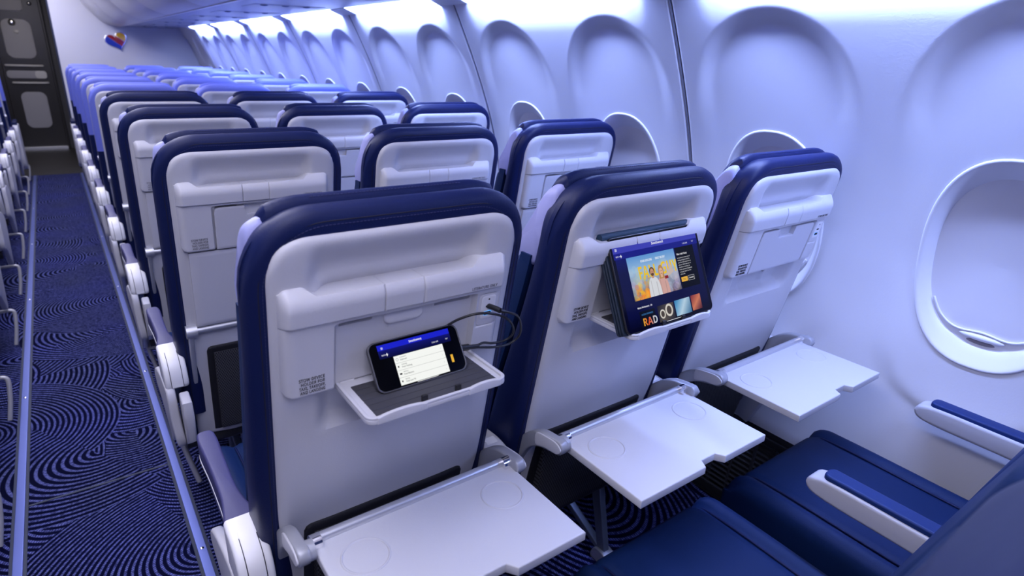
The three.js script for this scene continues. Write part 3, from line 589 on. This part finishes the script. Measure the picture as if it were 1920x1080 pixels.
// ------------------------------------------------------------------ tablet on the middle seat's holder
{
  const tex = canvasTex(1024, 760, (c, w, h) => {
    c.fillStyle = '#02021a'; c.fillRect(0, 0, w, h); c.fillStyle = '#000'; c.fillRect(0, 0, w, 66);
    const lg = c.createLinearGradient(0, 130, 0, h); lg.addColorStop(0, '#0a0f6e'); lg.addColorStop(0.25, '#060a44'); lg.addColorStop(0.8, '#05083a'); lg.addColorStop(1, '#02021a'); c.fillStyle = lg; c.fillRect(30, 66, w - 60, h - 96);
    c.fillStyle = '#3b3fb4'; c.fillRect(20, 66, w - 40, 56); c.fillStyle = '#141a86'; c.fillRect(20, 122, w - 40, 48);
    c.fillStyle = '#fff'; c.font = 'bold 28px sans-serif'; c.fillText('Southwest', 452, 104);
    c.font = '17px sans-serif'; c.fillText('Airplay  1:03 PM  Tue Aug 13', 28, 46); c.fillText('southwestwifi.com', 430, 46); c.fillText('100%', 945, 40);
    for (let k = 0; k < 3; k++) c.fillRect(44, 84 + k * 8, 22, 4);
    c.font = '18px sans-serif'; c.fillText('WiFi', 40, 154); plane(c, 98, 148, 20, '#fff'); c.fillText('1:26 left', 812, 154); c.fillText('74°', 930, 150);
    // film picture: smoke, fire and two plain figures
    const x0 = 142, y0 = 172, W = 552, H = 352, sky = c.createLinearGradient(0, y0, 0, y0 + H);
    sky.addColorStop(0, '#5f97d6'); sky.addColorStop(0.35, '#9fc0e0'); sky.addColorStop(0.7, '#8d93a8'); sky.addColorStop(1, '#55494c'); c.fillStyle = sky; c.fillRect(x0, y0, W, H);
    c.save(); c.beginPath(); c.rect(x0, y0, W, H); c.clip();
    let s = 77; const q = () => { s = (s * 1103515245 + 12345) % 2147483648; return s / 2147483648; };
    for (let k = 0; k < 90; k++) { const a = q(), x = x0 + (a < 0.5 ? q() * 180 : W - q() * 190), y = y0 + 90 + q() * (H - 70), r = 14 + q() * 34; c.fillStyle = `rgba(${150 + q() * 70 | 0},${155 + q() * 60 | 0},${175 + q() * 60 | 0},0.22)`; c.beginPath(); c.arc(x, y, r, 0, 7); c.fill(); }
    for (let k = 0; k < 80; k++) { const x = x0 + 20 + q() * 190, y = y0 + H - q() * q() * 190, r = 6 + q() * 22; c.fillStyle = `rgba(255,${110 + q() * 110 | 0},${20 + q() * 30 | 0},0.30)`; c.beginPath(); c.arc(x, y, r, 0, 7); c.fill(); }
    c.fillStyle = '#eef3fb'; c.save(); c.translate(x0, y0 + 58); c.scale(0.72, 1.1); c.font = 'bold 25px sans-serif'; c.fillText('RYAN GOSLING', 205, 0); c.fillText('EMILY BLUNT', 440, 0); c.restore();
    c.fillStyle = '#f2c81e'; c.font = 'bold 128px sans-serif'; c.save(); c.translate(x0 + 96, y0 + 190); c.scale(0.78, 1.1); c.fillText('FALL', 0, 0); c.fillText('GUY', 330, 0); c.restore();
    const person = (px, top, skin, hair, cloth, wide, long) => {
      c.fillStyle = cloth; c.beginPath(); c.moveTo(px - wide, y0 + H); c.quadraticCurveTo(px - wide, top + 84, px - 18, top + 78); c.lineTo(px + 18, top + 78); c.quadraticCurveTo(px + wide, top + 84, px + wide, y0 + H); c.fill();
      c.fillStyle = hair; c.beginPath(); c.ellipse(px, top + 28, 30, long ? 46 : 34, 0, 0, 7); c.fill(); if (long) c.fillRect(px - 30, top + 30, 60, 66);
      c.fillStyle = skin; c.fillRect(px - 12, top + 52, 24, 34); c.beginPath(); c.ellipse(px, top + 36, 22, 30, 0, 0, 7); c.fill();
      if (!long) { c.fillStyle = 'rgba(70,45,30,0.75)'; c.beginPath(); c.ellipse(px, top + 55, 17, 13, 0, 0, 7); c.fill(); } c.fillStyle = 'rgba(120,110,110,0.25)'; c.fillRect(px - wide * 0.5, top + 100, 8, H); c.fillRect(px + wide * 0.35, top + 120, 10, H); c.fillStyle = 'rgba(60,35,25,0.8)'; c.fillRect(px - 12, top + 30, 8, 4); c.fillRect(px + 5, top + 30, 8, 4); c.fillRect(px - 8, top + 52, 17, 3);
    };
    person(x0 + 352, y0 + 128, '#e0b090', '#b98a52', '#d3a59c', 64, true); person(x0 + 250, y0 + 118, '#c99474', '#5a4028', '#d9dbe0', 70, false);
    c.fillStyle = '#c9b8ae'; c.beginPath(); c.moveTo(x0 + 400, y0 + 210); c.lineTo(x0 + 476, y0 + 120); c.lineTo(x0 + 500, y0 + 190); c.lineTo(x0 + 412, y0 + 226); c.fill(); c.fillStyle = '#8c1f24'; c.fillRect(x0 + 384, y0 + 208, 40, 26);
    c.restore();
    c.fillStyle = '#000'; c.fillRect(706, 172, 230, 352);
    c.fillStyle = '#fff'; c.font = 'bold 22px sans-serif'; c.fillText('The Fall Guy', 716, 238); c.font = '14px sans-serif';
    ['A stuntman comes out of', 'hiding and goes back to', 'work for the movie his ex', 'directs. While the star of', 'the film is missing, he', 'finds out what happened', 'and gets back the love', 'of his life.'].forEach((l, k) => c.fillText(l, 716, 268 + k * 20));
    c.fillStyle = '#e8b13a'; c.fillRect(714, 428, 78, 40); c.fillStyle = '#5a4410'; c.font = '17px sans-serif'; c.fillText('Play', 736, 454); c.strokeStyle = '#fff'; c.lineWidth = 2; c.strokeRect(802, 428, 74, 40); c.fillStyle = '#fff'; c.font = 'bold 17px sans-serif'; c.fillText('Details', 812, 454);
    c.font = 'bold 20px sans-serif'; c.fillText('New Releases  24', 150, 590);
    const card = (x, y, ww, hh, cols) => { const g = c.createLinearGradient(x, y, x + ww, y + hh); cols.forEach((k, i) => g.addColorStop(i / (cols.length - 1), k)); c.fillStyle = g; c.fillRect(x, y, ww, hh); };
    c.fillStyle = '#0a0d18'; c.fillRect(158, 614, 172, 130); c.fillStyle = '#3f86c8'; c.font = 'bold 17px sans-serif'; c.fillText('ALIEN REMAKES', 178, 648);
    const rg = c.createLinearGradient(180, 0, 310, 0); rg.addColorStop(0, '#e9b035'); rg.addColorStop(0.5, '#e2512a'); rg.addColorStop(1, '#c9d0dc'); c.fillStyle = rg; c.font = 'bold 86px sans-serif'; c.fillText('RAD', 176, 734);
    card(362, 608, 190, 136, ['#1a1a22', '#5a5148', '#23242c']); c.fillStyle = '#d6d0c4'; for (const [x, y, r] of [[412, 682, 32], [492, 664, 44]]) { c.beginPath(); c.ellipse(x, y, r, r * 1.2, 0, 0, 7); c.fill(); c.fillStyle = '#4a4038'; c.beginPath(); c.ellipse(x, y, r * 0.62, r * 0.8, 0, 0, 7); c.fill(); c.fillStyle = '#d6d0c4'; }
    card(568, 604, 190, 132, ['#2f7fb8', '#b9d4e6', '#3a6c96']); card(772, 600, 122, 130, ['#7a2a30', '#d07a58', '#4a1c2c']);
    c.fillStyle = '#fff'; c.fillRect(440, 748, 190, 4);
  });
  const t = thing('tablet', 'large black tablet with a film page on screen, standing on the middle seat holder', 'tablet');
  t.applyMatrix4(onPlane([S + 0.0660, 0.9405, 0.0945], [0.2476, 0.0, -0.001], [0, 0.1640, -0.0760]));
  const coverMat = std(rgb(0.012, 0.022, 0.04), 0.45, { bumpMap: rep(leatherBump, 9), bumpScale: 0.0002 });
  for (let k = 0; k < 3; k++) mesh('cover_panel', extrude(roundRect(-0.004 - 0.0015 * k, 0.250, -0.001, 0.1815 + 0.003 * k, 0.008, 6), 0.0048, 0.0018).translate(0, 0, -0.0115 - 0.0052 * k), coverMat, t);
  mesh('cover_fold', cyl([-0.006, 0.1820, -0.0115], [0.249, 0.1820, -0.0115], 0.0078, 14), std(rgb(0.015, 0.045, 0.085), 0.45, { bumpMap: rep(leatherBump, 9), bumpScale: 0.0002 }), t);
  mesh('body', extrude(roundRect(0, 0.2476, 0, 0.1785, 0.0115, 6), 0.006, 0.002).translate(0, 0, -0.006), std(rgb(0.01, 0.01, 0.012), 0.3), t);
  mesh('screen', screenGeo(0.0022, 0.2454, 0.0022, 0.1763, 0.0095, 0.0003), screenMat(tex, 0.9), t);
}

// ------------------------------------------------------------------ right side wall
function profile(y) {
  if (y >= 0.65) { const d = y - 1; return 1.47788 + d * (-0.21509 + d * (-0.38338 + d * 0.16045)); }
  return 1.4993 - 0.112 * (0.65 - y);
}
const PW = 1.15, WZ = 0.2875, WY = 0.988, WA = 0.163, WB = 0.25, WE = 2.35;
function bay(z, y) {                        // flat lozenge round each window: cut into the wall above, standing a little proud below
  let d = 0;
  for (const c of [-WZ, WZ]) {
    const a = Math.abs(z - c), top = 1.532, ys = 1.285, yb = 0.78, bot = 0.585;
    const w = y > ys ? 0.228 * Math.pow(Math.max(0, 1 - Math.pow((y - ys) / (top - ys), 2.1)), 1 / 2.1) : y < yb ? 0.220 * Math.pow(Math.max(0, 1 - Math.pow((yb - y) / (yb - bot), 2.3)), 1 / 2.3) : 0.228 - 0.008 * smooth(1.28, 0.8, y);
    let e;
    if (y > ys) { const p = a / 0.228, q = (y - ys) / (top - ys), rho = Math.pow(Math.pow(p, 2.1) + Math.pow(q, 2.1), 1 / 2.1); e = (1 - rho) * 0.228 * lerp(0.6, 1.25, clamp(q / Math.max(rho, 1e-4))); }
    else e = w > 0 ? Math.min((w - a) * 0.6, y - bot) : -1;
    const t = (y - 1.02) / 0.51;
    const D = t > 0 ? 0.025 * Math.pow(t, 1.5) : -0.007 * smooth(0, -0.5, t);
    d += smooth(-0.018, 0.032, e) * D;
  }
  return d;
}
function lightBed(z, y) {                   // shallow bed below the wash light
  return 0.012 * smooth(0.485, 0.43, Math.abs(z)) * smooth(1.50, 1.62, y);
}
const inWindow = (z, y) => { for (const c of [-WZ, WZ]) { const r = Math.pow(Math.abs(z - c) / (WA - 0.009), WE) + Math.pow(Math.abs(y - WY) / (WB - 0.010), WE); if (r < 1) return 1; } return 0; };
const wallX = (z, y) => profile(y) + bay(z, y) + lightBed(z, y);
function panelGeo() {
  const ys = []; let y = 0.325; while (y < 1.70) { ys.push(y); y += y > 0.7 ? 0.006 : 0.010; } ys.push(1.70, 1.76);
  const nz = 190, pos = [], uv = [], idx = [], half = PW / 2 - 0.0025;
  for (const yy of ys) for (let i = 0; i <= nz; i++) {
    const z = lerp(-half, half, i / nz), edge = smooth(0.010, 0.0, half - Math.abs(z));
    pos.push(wallX(z, yy) + 0.07 * inWindow(z, yy) + 0.006 * edge * edge, yy, z); uv.push(z, yy);
  }
  const w = nz + 1;
  for (let j = 0; j < ys.length - 1; j++) for (let i = 0; i < nz; i++) idx.push(j * w + i, j * w + i + 1, (j + 1) * w + i + 1, j * w + i, (j + 1) * w + i + 1, (j + 1) * w + i);
  const g = new THREE.BufferGeometry(); g.setAttribute('position', new THREE.Float32BufferAttribute(pos, 3)); g.setAttribute('uv', new THREE.Float32BufferAttribute(uv, 2)); g.setIndex(idx); g.computeVertexNormals();
  return g;
}
// rings of a rounded window outline: t walks round, k = list of [half width, half height, centre y, offset outwards]
function windowRings(list, n = 72) {
  const pos = [], uv = [], idx = [];
  list.forEach(([a, b, cy, off]) => { for (let i = 0; i <= n; i++) { const t = i / n * Math.PI * 2, c = Math.cos(t), s = Math.sin(t), e = 2 / WE; const z = a * Math.sign(c) * Math.abs(c) ** e, y = cy + b * Math.sign(s) * Math.abs(s) ** e; pos.push(wallX(WZ + clamp(z, -0.17, 0.17), clamp(y, 0.70, 1.26)) + off, y, z); uv.push(z, y); } });
  const w = n + 1;
  for (let j = 0; j < list.length - 1; j++) for (let i = 0; i < n; i++) idx.push(j * w + i, j * w + i + 1, (j + 1) * w + i + 1, j * w + i, (j + 1) * w + i + 1, (j + 1) * w + i);
  const g = new THREE.BufferGeometry(); g.setAttribute('position', new THREE.Float32BufferAttribute(pos, 3)); g.setAttribute('uv', new THREE.Float32BufferAttribute(uv, 2)); g.setIndex(idx); g.computeVertexNormals();
  return g;
}
const ringSpec = [[WA + 0.004, WB + 0.004, WY, 0.014], [WA + 0.003, WB + 0.003, WY, -0.001], [WA, WB, WY, -0.0042], [WA - 0.004, WB - 0.004, WY, -0.0035], [WA - 0.009, WB - 0.010, WY, 0.0005], [WA - 0.017, WB - 0.026, WY + 0.001, 0.013], [WA - 0.022, WB - 0.042, WY + 0.002, 0.022], [WA - 0.024, WB - 0.050, WY + 0.003, 0.034]];
const frameGeo = windowRings(ringSpec);
const shadeSpec = [[0.001, 0.001, WY + 0.003, 0.025], [0.05, 0.07, WY + 0.003, 0.025], [0.09, 0.13, WY + 0.003, 0.025], [0.12, 0.175, WY + 0.003, 0.026], [0.142, 0.206, WY + 0.003, 0.028]];
const shadeGeo = windowRings(shadeSpec.reverse());
function arcOnShade(x0, x1, fy, r, off) { const pts = []; for (let i = 0; i <= 16; i++) { const z = lerp(x0, x1, i / 16), y = fy(z); pts.push([wallX(WZ + z, y) + off, y, z]); } return tube(pts, r, 40, 8); }
const bottomAt = (z) => WY + 0.003 - 0.196 * Math.pow(Math.max(0, 1 - Math.pow(Math.abs(z) / 0.137, WE)), 1 / WE);
const shadeLip = arcOnShade(-0.118, 0.118, (z) => bottomAt(z) + 0.006 + 0.022 * Math.exp(-((z / 0.055) ** 2)), 0.0028, 0.023);
const handleGeo = (() => { const g = new THREE.SphereGeometry(1, 24, 12); g.scale(0.010, 0.0085, 0.048); const y = WY - 0.178; return g.translate(profile(y) + 0.019, y, 0); })();
const handleGap = (() => { const g = new THREE.SphereGeometry(1, 24, 12); g.scale(0.006, 0.010, 0.044); const y = WY - 0.190; return g.translate(profile(y) + 0.025, y, 0); })();
const wallR = structGroup('wall_right');
const pg = panelGeo();
const coveEmit = std(rgb(0.9, 0.92, 1), 0.5, { emissive: rgb(0.75, 0.82, 1), emissiveIntensity: 3 });
const Z0 = 0.075;                                 // centre of the panel beside the near row
let wn = 0;
const acrossDivider = extrude([[1.174, 1.634], [1.25, 1.606], [1.27, 1.70], [1.174, 1.70]], 0.22, 0.004).translate(0, 0, -0.11);
for (let k = -1; k <= 7; k++) {
  const zc = Z0 - k * PW;
  if (zc - PW / 2 < ZF - 0.7) break;
  const p = mesh('sidewall_panel', pg, M.wall, wallR); p.position.z = zc;
  const j = mesh('joint_strip', (() => { const pts = []; for (let i = 0; i <= 30; i++) { const y = lerp(0.33, 1.70, i / 30); pts.push([profile(y) + 0.0045, y, 0]); } return tube(pts, 0.0042, 60, 6); })(), M.joint, wallR); j.position.z = zc - PW / 2;
  for (const s of [1, -1]) {
    wn++;
    const w = structGroup(`window_${wn}`); w.position.z = zc + s * WZ;
    mesh('window_frame', frameGeo, M.frame, w); mesh('window_shade', shadeGeo, M.shade, w); mesh('shade_lip', shadeLip, M.frame, w); mesh('shade_handle', handleGeo, M.frame, w); mesh('handle_recess', handleGap, std(rgb(0.25, 0.22, 0.24), 0.6), w);
  }
  // wash light hidden above the panel
  const dv = mesh('light_divider', acrossDivider, M.wall, wallR); dv.position.z = zc - PW / 2;
  if (k === 7) continue;
  const f = new THREE.Group(); f.name = 'wash_light'; f.position.set(1.196, 1.672, zc); wallR.add(f);
  mesh('housing', box(-0.022, 0.020, 0.0, 0.016, -0.46, 0.46, 0.003), M.joint, f);
  mesh('diffuser', box(-0.018, 0.016, -0.004, 0.001, -0.44, 0.44), coveEmit, f);
  const L = new THREE.RectAreaLight(COVE_COLOR, COVE_POWER, 0.88, 0.032); L.position.set(0.0, -0.008, 0); L.rotation.order = 'YXZ'; L.rotation.set(-Math.PI / 2, Math.PI / 2, 0);
  f.add(L);
}
// lower wall with return-air grilles
{
  const g = mesh('kick_panel', acrossKick(), M.dark, wallR);
  function acrossKick() { const s = extrude([[1.43, 0.0], [1.464, 0.326], [1.50, 0.33], [1.56, 0.0]], ZB - ZF, 0); return s.translate(0, 0, ZF); }
  for (const zc of [-0.16]) {
    const v = thing('air_grille', 'black slatted air grille at the foot of the wall, past the middle tray', 'vent', [1.43, 0.0, zc]);
    mesh('surround', extrude(roundRect(-0.24, 0.24, 0.02, 0.31, 0.012), 0.008, 0.002, [roundRect(-0.21, 0.21, 0.045, 0.285, 0.01)]).rotateY(-Math.PI / 2).rotateZ(-0.1041).translate(-0.006, 0, 0), std(rgb(0.012, 0.013, 0.017), 0.5), v);
    for (let r = 0; r < 14; r++) mesh('slat', box(-0.004, 0.004, -0.003, 0.003, -0.21, 0.21, 0.001).rotateZ(0.5).translate(0.016 * (r / 14) * 2 - 0.008 + 0.0005 * r, 0.052 + r * 0.0172, 0), std(rgb(0.03, 0.032, 0.04), 0.45), v);
    for (const z of [-0.14, -0.07, 0, 0.07, 0.14]) mesh('rib', box(-0.005, 0.005, -0.12, 0.12, -0.004, 0.004, 0.001).rotateZ(-0.1041).translate(0.008, 0.165, z), std(rgb(0.03, 0.032, 0.04), 0.45), v);
  }
}
// outer skin that closes the cabin on the right
struct('wall_outer', box(1.62, 1.70, -0.05, 2.45, -10.6, ZB + 0.05), M.ceiling);

// ------------------------------------------------------------------ floor
{
  const fl = new THREE.BoxGeometry(3.9, 0.06, ZB - ZF + 0.0); fl.translate(-0.285, -0.03, (ZB + ZF) / 2);
  const p = fl.attributes.position, u = fl.attributes.uv; for (let i = 0; i < p.count; i++) u.setXY(i, p.getX(i) / CT, p.getZ(i) / CT);
  struct('floor', fl, carpetMat);
  struct('floor_front', box(-2.3, 1.7, -0.06, 0.001, -10.6, ZF + 0.35), M.galleyFloor);
  const strip = (n, x) => { const g = structGroup(n); mesh('edge_strip', box(x - 0.021, x + 0.021, 0.0, 0.003, ZF + 0.36, ZB, 0.001), M.stripEdge, g); mesh('light_strip', box(x - 0.0125, x + 0.0125, 0.001, 0.0065, ZF + 0.36, ZB, 0.002), M.strip, g);
    for (let z = 0.4; z > -7.5; z -= 1.3) { const s = new THREE.SphereGeometry(0.006, 10, 6); s.scale(1, 0.3, 1); mesh('screw', s.translate(x, 0.0068, z), M.chrome, g); } };
  strip('trim_1', -0.505); strip('trim_2', -0.066);
  struct('trim_3', box(-0.484, -0.087, 0.0, 0.0018, -1.406, -1.398), M.stripEdge);
}
// ------------------------------------------------------------------ overhead bin on the right
{
  const t = thing('overhead_bin', 'white rounded overhead bin running along the top right of the cabin', 'bin');
  const z0 = ZF + 0.01, z1 = ZB - 0.05;
  const fascia = spline([[0.60, 1.622], [0.55, 1.628], [0.49, 1.645], [0.42, 1.685], [0.345, 1.76], [0.275, 1.86], [0.235, 1.96], [0.225, 2.10]], 28, false);
  const inner = fascia.map(([x, y]) => [x + 0.02, y + 0.012]).reverse();
  const n = 8;
  for (let k = 0; k < n; k++) { const a = lerp(z0, z1, k / n) + 0.0015, b = lerp(z0, z1, (k + 1) / n) - 0.0015; mesh('bin_door', crease(extrude([...fascia, ...inner], b - a, 0.001).translate(0, 0, a), 0.5), M.bin, t); }
  mesh('underside_panel', extrude([[0.602, 1.6225], [0.90, 1.628], [1.155, 1.634], [1.172, 1.640], [1.172, 1.70], [1.155, 1.70], [1.15, 1.652], [0.62, 1.640]], z1 - z0, 0).translate(0, 0, z0), M.under, t);
  mesh('crease_strip', extrude([[0.590, 1.619], [0.612, 1.6195], [0.612, 1.624], [0.590, 1.624]], z1 - z0, 0).translate(0, 0, z0), M.bin, t);
  for (let r = -1; r < ROWS; r++) {
    const z = -r * P - 0.45;
    const u = mesh('service_panel', extrude([[0.72, 1.6238], [1.08, 1.6313], [1.08, 1.6345], [0.72, 1.627]], 0.28, 0.0005).translate(0, 0, z - 0.14), std(rgb(0.13, 0.15, 0.24), 0.3), t);
    for (const x of [0.78, 0.89, 1.0]) mesh('air_nozzle', (() => { const g = new THREE.SphereGeometry(0.02, 16, 10); g.scale(1, 0.3, 1); return g.translate(x, 1.6238 + (x - 0.72) * 0.0208, z + 0.07); })(), M.under, u);
  }
  struct('trim_4', extrude([[1.19, 1.70], [1.62, 1.80], [1.62, 1.83], [1.15, 1.73], [1.14, 1.702]], z1 - z0, 0).translate(0, 0, z0), M.ceiling);
}
// ------------------------------------------------------------------ ceiling, left side, rear
const ceil = structGroup('ceiling'); mesh('ceiling_panel', box(-2.3, 1.7, 2.20, 2.32, -10.6, ZB + 0.05), M.ceiling, ceil);
struct('wall_left', extrude([[-2.062, 0.0], [-2.07, 0.7], [-2.02, 1.1], [-1.93, 1.35], [-1.80, 1.62], [-1.75, 1.72], [-1.85, 1.75], [-2.3, 1.75], [-2.3, 0.0]], ZB - ZF + 2.3, 0).translate(0, 0, -10.6), M.wall);
struct('wall_back', box(-2.3, 1.7, -0.05, 2.3, ZB, ZB + 0.1), M.bulk);
struct('wall_left_outer', box(-2.4, -2.3, -0.05, 2.4, -10.6, ZB + 0.1), M.ceiling);
{
  const pr = [[-1.17, 1.622], [-1.06, 1.645], [-0.915, 1.76], [-0.845, 1.86], [-0.80, 2.10], [-0.80, 2.199], [-2.3, 2.199], [-2.3, 1.76], [-1.80, 1.75], [-1.74, 1.70], [-1.742, 1.634]];
  struct('wall_left_upper', extrude(pr, ZB - ZF - 0.1, 0).translate(0, 0, ZF + 0.02), M.bin);
}
const ceilEmit = std(rgb(0.9, 0.9, 0.95), 0.5, { emissive: rgb(0.86, 0.84, 1), emissiveIntensity: 2.2 });
for (let k = 0; k < 5; k++) {
  const z = 0.85 - k * 2.0;
  const t = new THREE.Group(); t.name = 'light_panel'; t.position.set(-0.285, 2.19, z); ceil.add(t);
  mesh('housing', box(-0.36, 0.36, -0.012, 0.012, -0.97, 0.97, 0.004), M.ceiling, t); mesh('diffuser', box(-0.34, 0.34, -0.016, -0.011, -0.95, 0.95), ceilEmit, t);
  const L = new THREE.RectAreaLight(CEIL_COLOR, CEIL_POWER, 0.68, 1.9); L.position.set(0, -0.02, 0); L.rotation.x = -Math.PI / 2; t.add(L);
}
// ------------------------------------------------------------------ front partition with the heart, galley and door
struct('wall_front', box(-0.045, 1.62, 0, 2.2, ZF - 0.04, ZF), M.bulk);
struct('trim_5', box(-0.062, -0.045, 0, 2.2, ZF - 0.05, ZF + 0.004, 0.004), M.stripEdge);
{
  const t = thing('heart_emblem', 'striped blue, red and yellow heart emblem with silver edge on the front partition', 'emblem', [0.553, 1.452, ZF]);
  const heart = (k) => { const o = []; for (let i = 0; i < 90; i++) { const a = i / 90 * Math.PI * 2, x = 16 * Math.sin(a) ** 3, y = 13 * Math.cos(a) - 5 * Math.cos(2 * a) - 2 * Math.cos(3 * a) - Math.cos(4 * a); const c = Math.cos(0.30), s = Math.sin(0.30); const X = x / 16 * 0.112 * k, Y = (y + 2.5) / 16 * 0.105 * k; o.push([c * X - s * Y, s * X + c * Y]); } return o; };
  const clip = (pts, nx, ny, d) => { const o = []; pts.forEach((p, i) => { const q = pts[(i + 1) % pts.length], a = p[0] * nx + p[1] * ny - d, b = q[0] * nx + q[1] * ny - d; if (a >= 0) o.push(p); if (a * b < 0) { const s = a / (a - b); o.push([lerp(p[0], q[0], s), lerp(p[1], q[1], s)]); } }); return o; };
  mesh('silver_edge', extrude(heart(1.08), 0.018, 0.004), M.chrome, t);
  const h = heart(0.98), nx = 0.616, ny = 0.788;
  mesh('blue_band', extrude(clip(h, -nx, -ny, 0.012), 0.026, 0.004), M.blue, t);
  mesh('red_band', extrude(clip(clip(h, nx, ny, -0.010), -nx, -ny, -0.050), 0.026, 0.004), M.red, t);
  mesh('yellow_band', extrude(clip(h, nx, ny, 0.053), 0.026, 0.004), M.yellow, t);
}
{
  const d = structGroup('door_1'); d.position.set(-0.40, 0, -10.2);
  mesh('door_leaf', box(-0.26, 0.275, 0.03, 2.2, -0.05, 0, 0.006), M.doorDark, d);
  mesh('jamb', box(-0.32, -0.255, 0, 2.2, -0.06, 0.05, 0.008), M.doorDark, d); mesh('jamb', box(0.27, 0.30, 0, 2.2, -0.06, 0.04, 0.008), M.doorDark, d);
  const plate = (n, x0, x1, y0, y1, r, m, z = 0) => mesh(n, extrude(roundRect(x0, x1, y0, y1, r, 8), 0.014, 0.004).translate(0, 0, z), m, d);
  plate('upper_panel', -0.175, 0.145, 1.21, 1.70, 0.09, M.doorGrey); plate('lower_panel', -0.135, 0.15, 0.30, 0.78, 0.08, M.doorGrey);
  plate('latch_plate', -0.23, 0.205, 0.955, 1.055, 0.04, M.doorGrey); plate('latch_paddle', 0.075, 0.205, 0.955, 1.055, 0.035, M.cap, 0.006);
  plate('sign_panel', -0.19, 0.10, 1.80, 2.02, 0.05, M.doorGrey);
  mesh('grab_bar', tube([[-0.22, 1.12, 0.0], [-0.215, 1.12, 0.035], [0.175, 1.12, 0.035], [0.18, 1.12, 0.0]], 0.013, 40, 10), M.cap, d); mesh('grab_bar', tube([[-0.18, 0.90, 0.0], [-0.175, 0.90, 0.035], [0.195, 0.90, 0.035], [0.20, 0.90, 0.0]], 0.013, 40, 10), M.cap, d);
  mesh('viewer', (() => { const g = new THREE.SphereGeometry(0.044, 20, 12); g.scale(1, 1, 0.6); return g.translate(-0.05, 1.655, 0.014); })(), M.chrome, d);
  mesh('knob', (() => { const g = new THREE.SphereGeometry(0.026, 20, 12); g.scale(1.2, 1, 0.7); return g.translate(-0.02, 1.545, 0.014); })(), M.cap, d);
  mesh('lock', (() => { const g = new THREE.SphereGeometry(0.026, 20, 12); return g.translate(0.18, 1.90, 0.01); })(), M.chrome, d);
  mesh('threshold', box(-0.26, 0.275, 0.0, 0.045, 0.0, 0.06, 0.006), M.silver, d);
}
struct('wall_cockpit', merge([box(-2.3, -0.72, 0, 2.2, -10.3, -10.22), box(-0.10, 1.62, 0, 2.2, -10.3, -10.22), box(-0.72, -0.10, 2.2, 2.3, -10.3, -10.22)]), M.galley);
{
  const t = thing('galley_cabinet', 'dark grey galley cabinet left of the front door, at the left edge', 'cabinet', [-1.2, 0, -9.5]);
  mesh('carcass', box(-0.5, 0.46, 0.0, 2.19, -0.65, 0.72, 0.008), M.galley, t);
  for (let k = 0; k < 4; k++) { const p = mesh('cabinet_door', box(-0.44, 0.42, 0.08 + k * 0.52, 0.56 + k * 0.52, 0.715, 0.732, 0.005), std(rgb(0.085, 0.085, 0.095), 0.4), t); mesh('handle', box(-0.1, 0.1, 0.50 + k * 0.52, 0.515 + k * 0.52, 0.73, 0.75, 0.004), M.silver, p); }
}
{
  const t = new THREE.Group(); t.name = 'downlight'; t.position.set(-0.4, 2.18, -9.2); ceil.add(t);
  mesh('housing', cyl([0, -0.012, 0], [0, 0.02, 0], 0.16, 28), M.ceiling, t); mesh('diffuser', cyl([0, -0.016, 0], [0, -0.011, 0], 0.14, 28), std(rgb(0.9, 0.85, 0.8), 0.5, { emissive: GALLEY_COLOR, emissiveIntensity: 2 }), t);
  const L = new THREE.RectAreaLight(GALLEY_COLOR, GALLEY_POWER, 0.25, 0.25); L.position.y = -0.022; L.rotation.x = -Math.PI / 2; t.add(L);
}
scene.traverse((o) => { if (o.isMesh) o.castShadow = o.receiveShadow = true; });
renderer.render(scene, camera);
